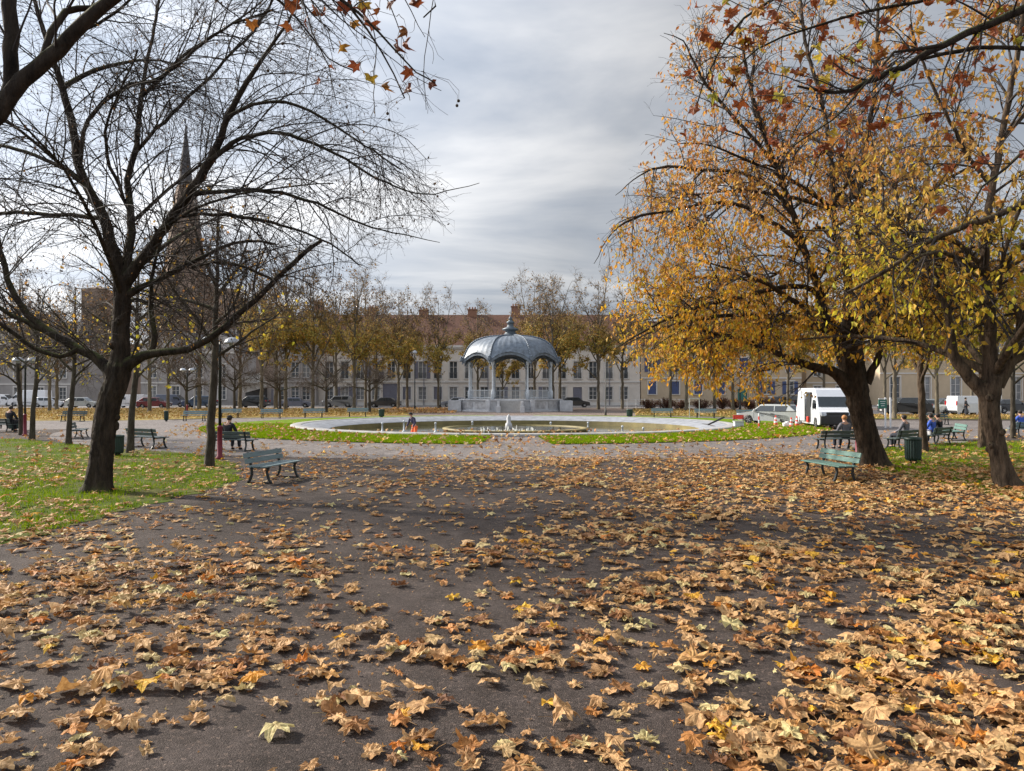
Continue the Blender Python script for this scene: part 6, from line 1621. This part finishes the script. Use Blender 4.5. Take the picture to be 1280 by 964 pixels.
    if pose == 'work': jk['pel'] = (J['pel'][0], J['pel'][1], 1.06, .135)
    else: jk['pel'] = (J['pel'][0], J['pel'][1], J['pel'][2] - .02, J['pel'][3] * 1.12 + .01); jk['nek'] = (J['nek'][0], J['nek'][1], J['nek'][2] - .02, .068)
    skin_mesh('jacket', jk, [('che', 'spi'), ('spi', 'pel'), ('che', 'shL'), ('shL', 'elL'), ('elL', 'wrL'), ('che', 'shR'), ('shR', 'elR'), ('elR', 'wrR'), ('che', 'nek')], top, p_)
    kt = {k: (J[k][0], J[k][1], J[k][2], J[k][3] * 1.16 + .012) for k in ('pel', 'hiL', 'knL', 'anL', 'hiR', 'knR', 'anR')}
    kt['pel'] = (*J['pel'][:3], J['pel'][3] * 1.02 + .01)
    if pose == 'work': kt['pel'] = (0, -.02, 1.02, .135)
    skin_mesh('trousers', kt, [('pel', 'hiL'), ('hiL', 'knL'), ('knL', 'anL'), ('pel', 'hiR'), ('hiR', 'knR'), ('knR', 'anR')], bot, p_)
    for S in 'LR':
        a, t = J['an' + S], J['to' + S]; dx = Vector(t[:3]) - Vector(a[:3])
        skin_mesh('shoe', dict(a=(a[0], a[1] + .03, .05, .05), b=(a[0] + dx.x * .5, a[1] + dx.y * .5, .05, .05), c=(t[0], t[1] - .02, .042, .04)), [('a', 'b'), ('b', 'c')], shoe, p_, 1)
    m = MB(); m.sphere((hx, hy + .022, hz + .045), .104, (1.0, 1.05, 1.0), 16)
    bm = m.bm
    bmesh.ops.delete(bm, geom=[v for v in bm.verts if v.co.y < hy - .035 and v.co.z < hz + .075], context='VERTS'); m.build('hair', hairm, p_, True)
    m = MB()
    for s_ in (-1, 1): m.sphere((hx + s_ * .032, hy - .082, hz + .022), .009, seg=6)
    m.box((hx, hy - .083, hz - .045), (.045, .012, .009)); m.build('eyes_and_mouth', M['hair'], p_)
    if hat:
        m = MB(); m.sphere((hx, hy + .01, hz + .075), .108, (1, 1.05, .8), 14); m.flat((hx, hy - .07, hz + .075), (hx, hy - .19, hz + .06), .15, .012); m.build('cap', hat, p_, True)
    return p_
def on_bench(b, off, label, *a, **k):
    rz = b.rotation_euler.z; s_ = b.scale[0]
    v = Matrix.Rotation(rz, 3, 'Z') @ Vector((off, -.09, 0))
    return person(label, b.location + v * s_, rz, 'sit', *a, **k)
q = P(518.5, HY, 40.6); q.z = -.45
person('man in navy hooded jacket and bright orange waterproof trousers standing in the drained pool', q, math.radians(-40), 'work', M['navy'], M['orange'], M['orange'], M['black'], M['black'], .92)
on_bench(bL, .22, 'man in dark coat and cap sitting on the left bench, back to the camera', M['black'], M['darkcloth'], M['black'], M['hair'], M['black'])
on_bench(bR1, -.38, 'fair ginger-haired person in grey coat sitting before the white van', M['greycloth'], M['darkcloth'], M['black'], M['hairred'])
on_bench(bR2, -.2, 'dark-haired person in grey jacket sitting behind the ribbed bin', M['greycloth'], M['darkcloth'], M['black'], M['hair'])
on_bench(bR3, .45, 'person in blue and pale clothes, left one of the two sitters by the young tree', M['bluecloth'], M['palecloth'], M['black'], M['hair'])
on_bench(bR3, -.25, 'person in black jacket, right one of the two sitters by the young tree', M['black'], M['darkcloth'], M['black'], M['hair'])
on_bench(bR4, .35, 'person in blue sitting at the right edge of the picture', M['bluecloth'], M['darkcloth'], M['black'], M['hair'])
on_bench(bD, -.72, 'dark-clad person with dark hair sitting behind the left-edge bin', M['black'], M['black'], M['black'], M['hair'], None, 1.1)
q = G(1207, 520); person('person in dark clothes standing between the cars of the right car park', q, 1.2, 'stand', M['black'], M['darkcloth'], M['black'], M['hair'])
# dog at the left edge
q = G(6, 536.5); dg_ = empty('dog', q, 'small dark dog with pale legs standing at the left edge', 'dog', None, math.radians(-80))
J = dict(bar=(0, .0, .36, .085), che=(0, -.20, .37, .10), wit=(0, -.27, .43, .07), nek=(0, -.34, .50, .052), hea=(0, -.42, .55, .055), muz=(0, -.52, .525, .025), rum=(0, .20, .37, .08), ta1=(0, .31, .40, .02), ta2=(0, .42, .50, .012))
E = [('bar', 'che'), ('che', 'wit'), ('wit', 'nek'), ('nek', 'hea'), ('hea', 'muz'), ('bar', 'rum'), ('rum', 'ta1'), ('ta1', 'ta2')]
for s_, S in ((-1, 'L'), (1, 'R')):
    J.update({'fs' + S: (s_ * .06, -.21, .30, .04), 'fe' + S: (s_ * .065, -.19, .17, .024), 'fp' + S: (s_ * .065, -.21, .02, .02), 'hs' + S: (s_ * .06, .18, .32, .05), 'hk' + S: (s_ * .065, .12, .22, .032), 'hh' + S: (s_ * .065, .23, .13, .019), 'hp' + S: (s_ * .065, .19, .02, .02), 'ea' + S: (s_ * .04, -.40, .62, .014)})
    E += [('che', 'fs' + S), ('fs' + S, 'fe' + S), ('fe' + S, 'fp' + S), ('rum', 'hs' + S), ('hs' + S, 'hk' + S), ('hk' + S, 'hh' + S), ('hh' + S, 'hp' + S), ('hea', 'ea' + S)]
skin_mesh('body', J, E, M['black'], dg_)

# ------------------------------------------------------------------ works gear by the van, shrubs, railing
def cone(px, py, label, sc=1.0):
    q = G(px, py); c_ = empty('traffic_cone', q, label, 'traffic cone', 'red and white cones by the van', 0, sc)
    m = MB(); m.box((0, 0, .02), (.38, .38, .04), bev=.01); m.lathe([(.15, .04), (.035, .70), (.03, .72)], 18); m.build('body', M['conered'], c_)
    for z_ in (.24, .46):
        m = MB(); r0_ = .15 - .115 * (z_ - .04) / .66; m.lathe([(r0_ + .004, z_), (r0_ - .02 + .004, z_ + .12)], 18); m.build('white_band', M['white'], c_)
cone(969.5, 533, 'red and white cone before the rear wheel of the silver estate car')
cone(989, 535.5, 'red and white cone right of the silver car, nearest to the lawn', .95)
cone(996, 534, 'red and white cone just left of the open white van')
q = G(948.5, 537.5); c_ = empty('marker_post', q, 'slim red and white striped marker post left of the cones', 'marker post')
for k in range(5):
    m = MB(); m.bar((0, 0, k * .2), (0, 0, k * .2 + .2), .045 - k * .0005, seg=12); m.build('stripe', M['conered'] if k % 2 else M['white'], c_)
q = G(923, 530); c_ = empty('warning_board', q, 'small red warning board on legs beside the pool cabinet', 'warning board')
m = MB(); m.box((0, 0, .48), (.75, .05, .28), bev=.01); m.build('board', M['conered'], c_)
m = MB()
for x in (-.32, .32): m.flat((x, -.12, 0), (x, 0, .6), .04, .03, up=(1, 0, 0)); m.flat((x, .12, 0), (x, 0, .6), .04, .03, up=(1, 0, 0))
m.bar((-.32, 0, .62), (.32, 0, .62), .02); m.build('legs', M['plastic'], c_)
q = G(983, 535); m = MB(); m.box((0, 0, .16), (.42, .3, .32), bev=.06); m.sphere((.05, 0, .34), .13, (1.2, 1, .6)); o = m.build('sack', M['white'], None, True); o.location = q; tag(o, 'white sack standing among the cones by the van', 'sack')
def shrub(px, d, w_, h, label, seed, mat):
    r = np.random.default_rng(seed); q = P(px, HY, d); q.z = 0
    s_ = empty('shrub', q, label, 'shrub', 'low shrubs before the beige house')
    st = np.zeros((40, 6, 3)); az = r.uniform(0, 2 * PI, 40); sp = r.uniform(.1, 1, 40)
    for k in range(6):
        t = k / 5; st[:, k] = np.stack([np.cos(az) * sp * w_ / 2 * t ** .7, np.sin(az) * sp * .6 * w_ / 2 * t ** .7, h * t * (1 - .3 * sp)], -1) + r.normal(0, .04, (40, 3)) * t
    T = Tubes(); T.add(st, np.full((40, 6), .012), 4); T.build('stems', M['twigb'], s_)
    pp = pts_on(st, 2200, r, .25, 1.0) + r.normal(0, .12, (2200, 3)); pp[:, 2] = np.abs(pp[:, 2])
    V, T_ = folded_leaves(pp, r.uniform(.07, .15, 2200), r, 0.0, .7); npmesh('foliage', V, [T_], mat, s_)
for i, (px, w_, h) in enumerate(((812, 3.4, 1.3), (832, 3.0, 1.5), (850, 3.2, 1.2), (877, 3.6, 1.3), (903, 3.0, 1.6), (918, 2.6, 1.4), (938, 3.4, 1.3), (956, 3.2, 1.7), (972, 3.0, 1.5))):
    shrub(px, 97 + (i % 3), w_, h, '%s dark reddish shrub from the left before the beige house' % ordn[i], 500 + i, M['shrubred'])
q = P(822, HY, 102.5); q.z = 0; f_ = empty('railing', q, 'low white railing before the left end of the beige house', 'railing')
m = MB()
for z_ in (.45, 1.0, 1.25): m.box((0, 0, z_), (8.4, .06, .06))
m.build('rails', M['white'], f_)
for k in range(8):
    m = MB(); m.box((-4.1 + k * 1.17, .002, .66), (.07, .07, 1.32)); m.build('post', M['white'], f_)
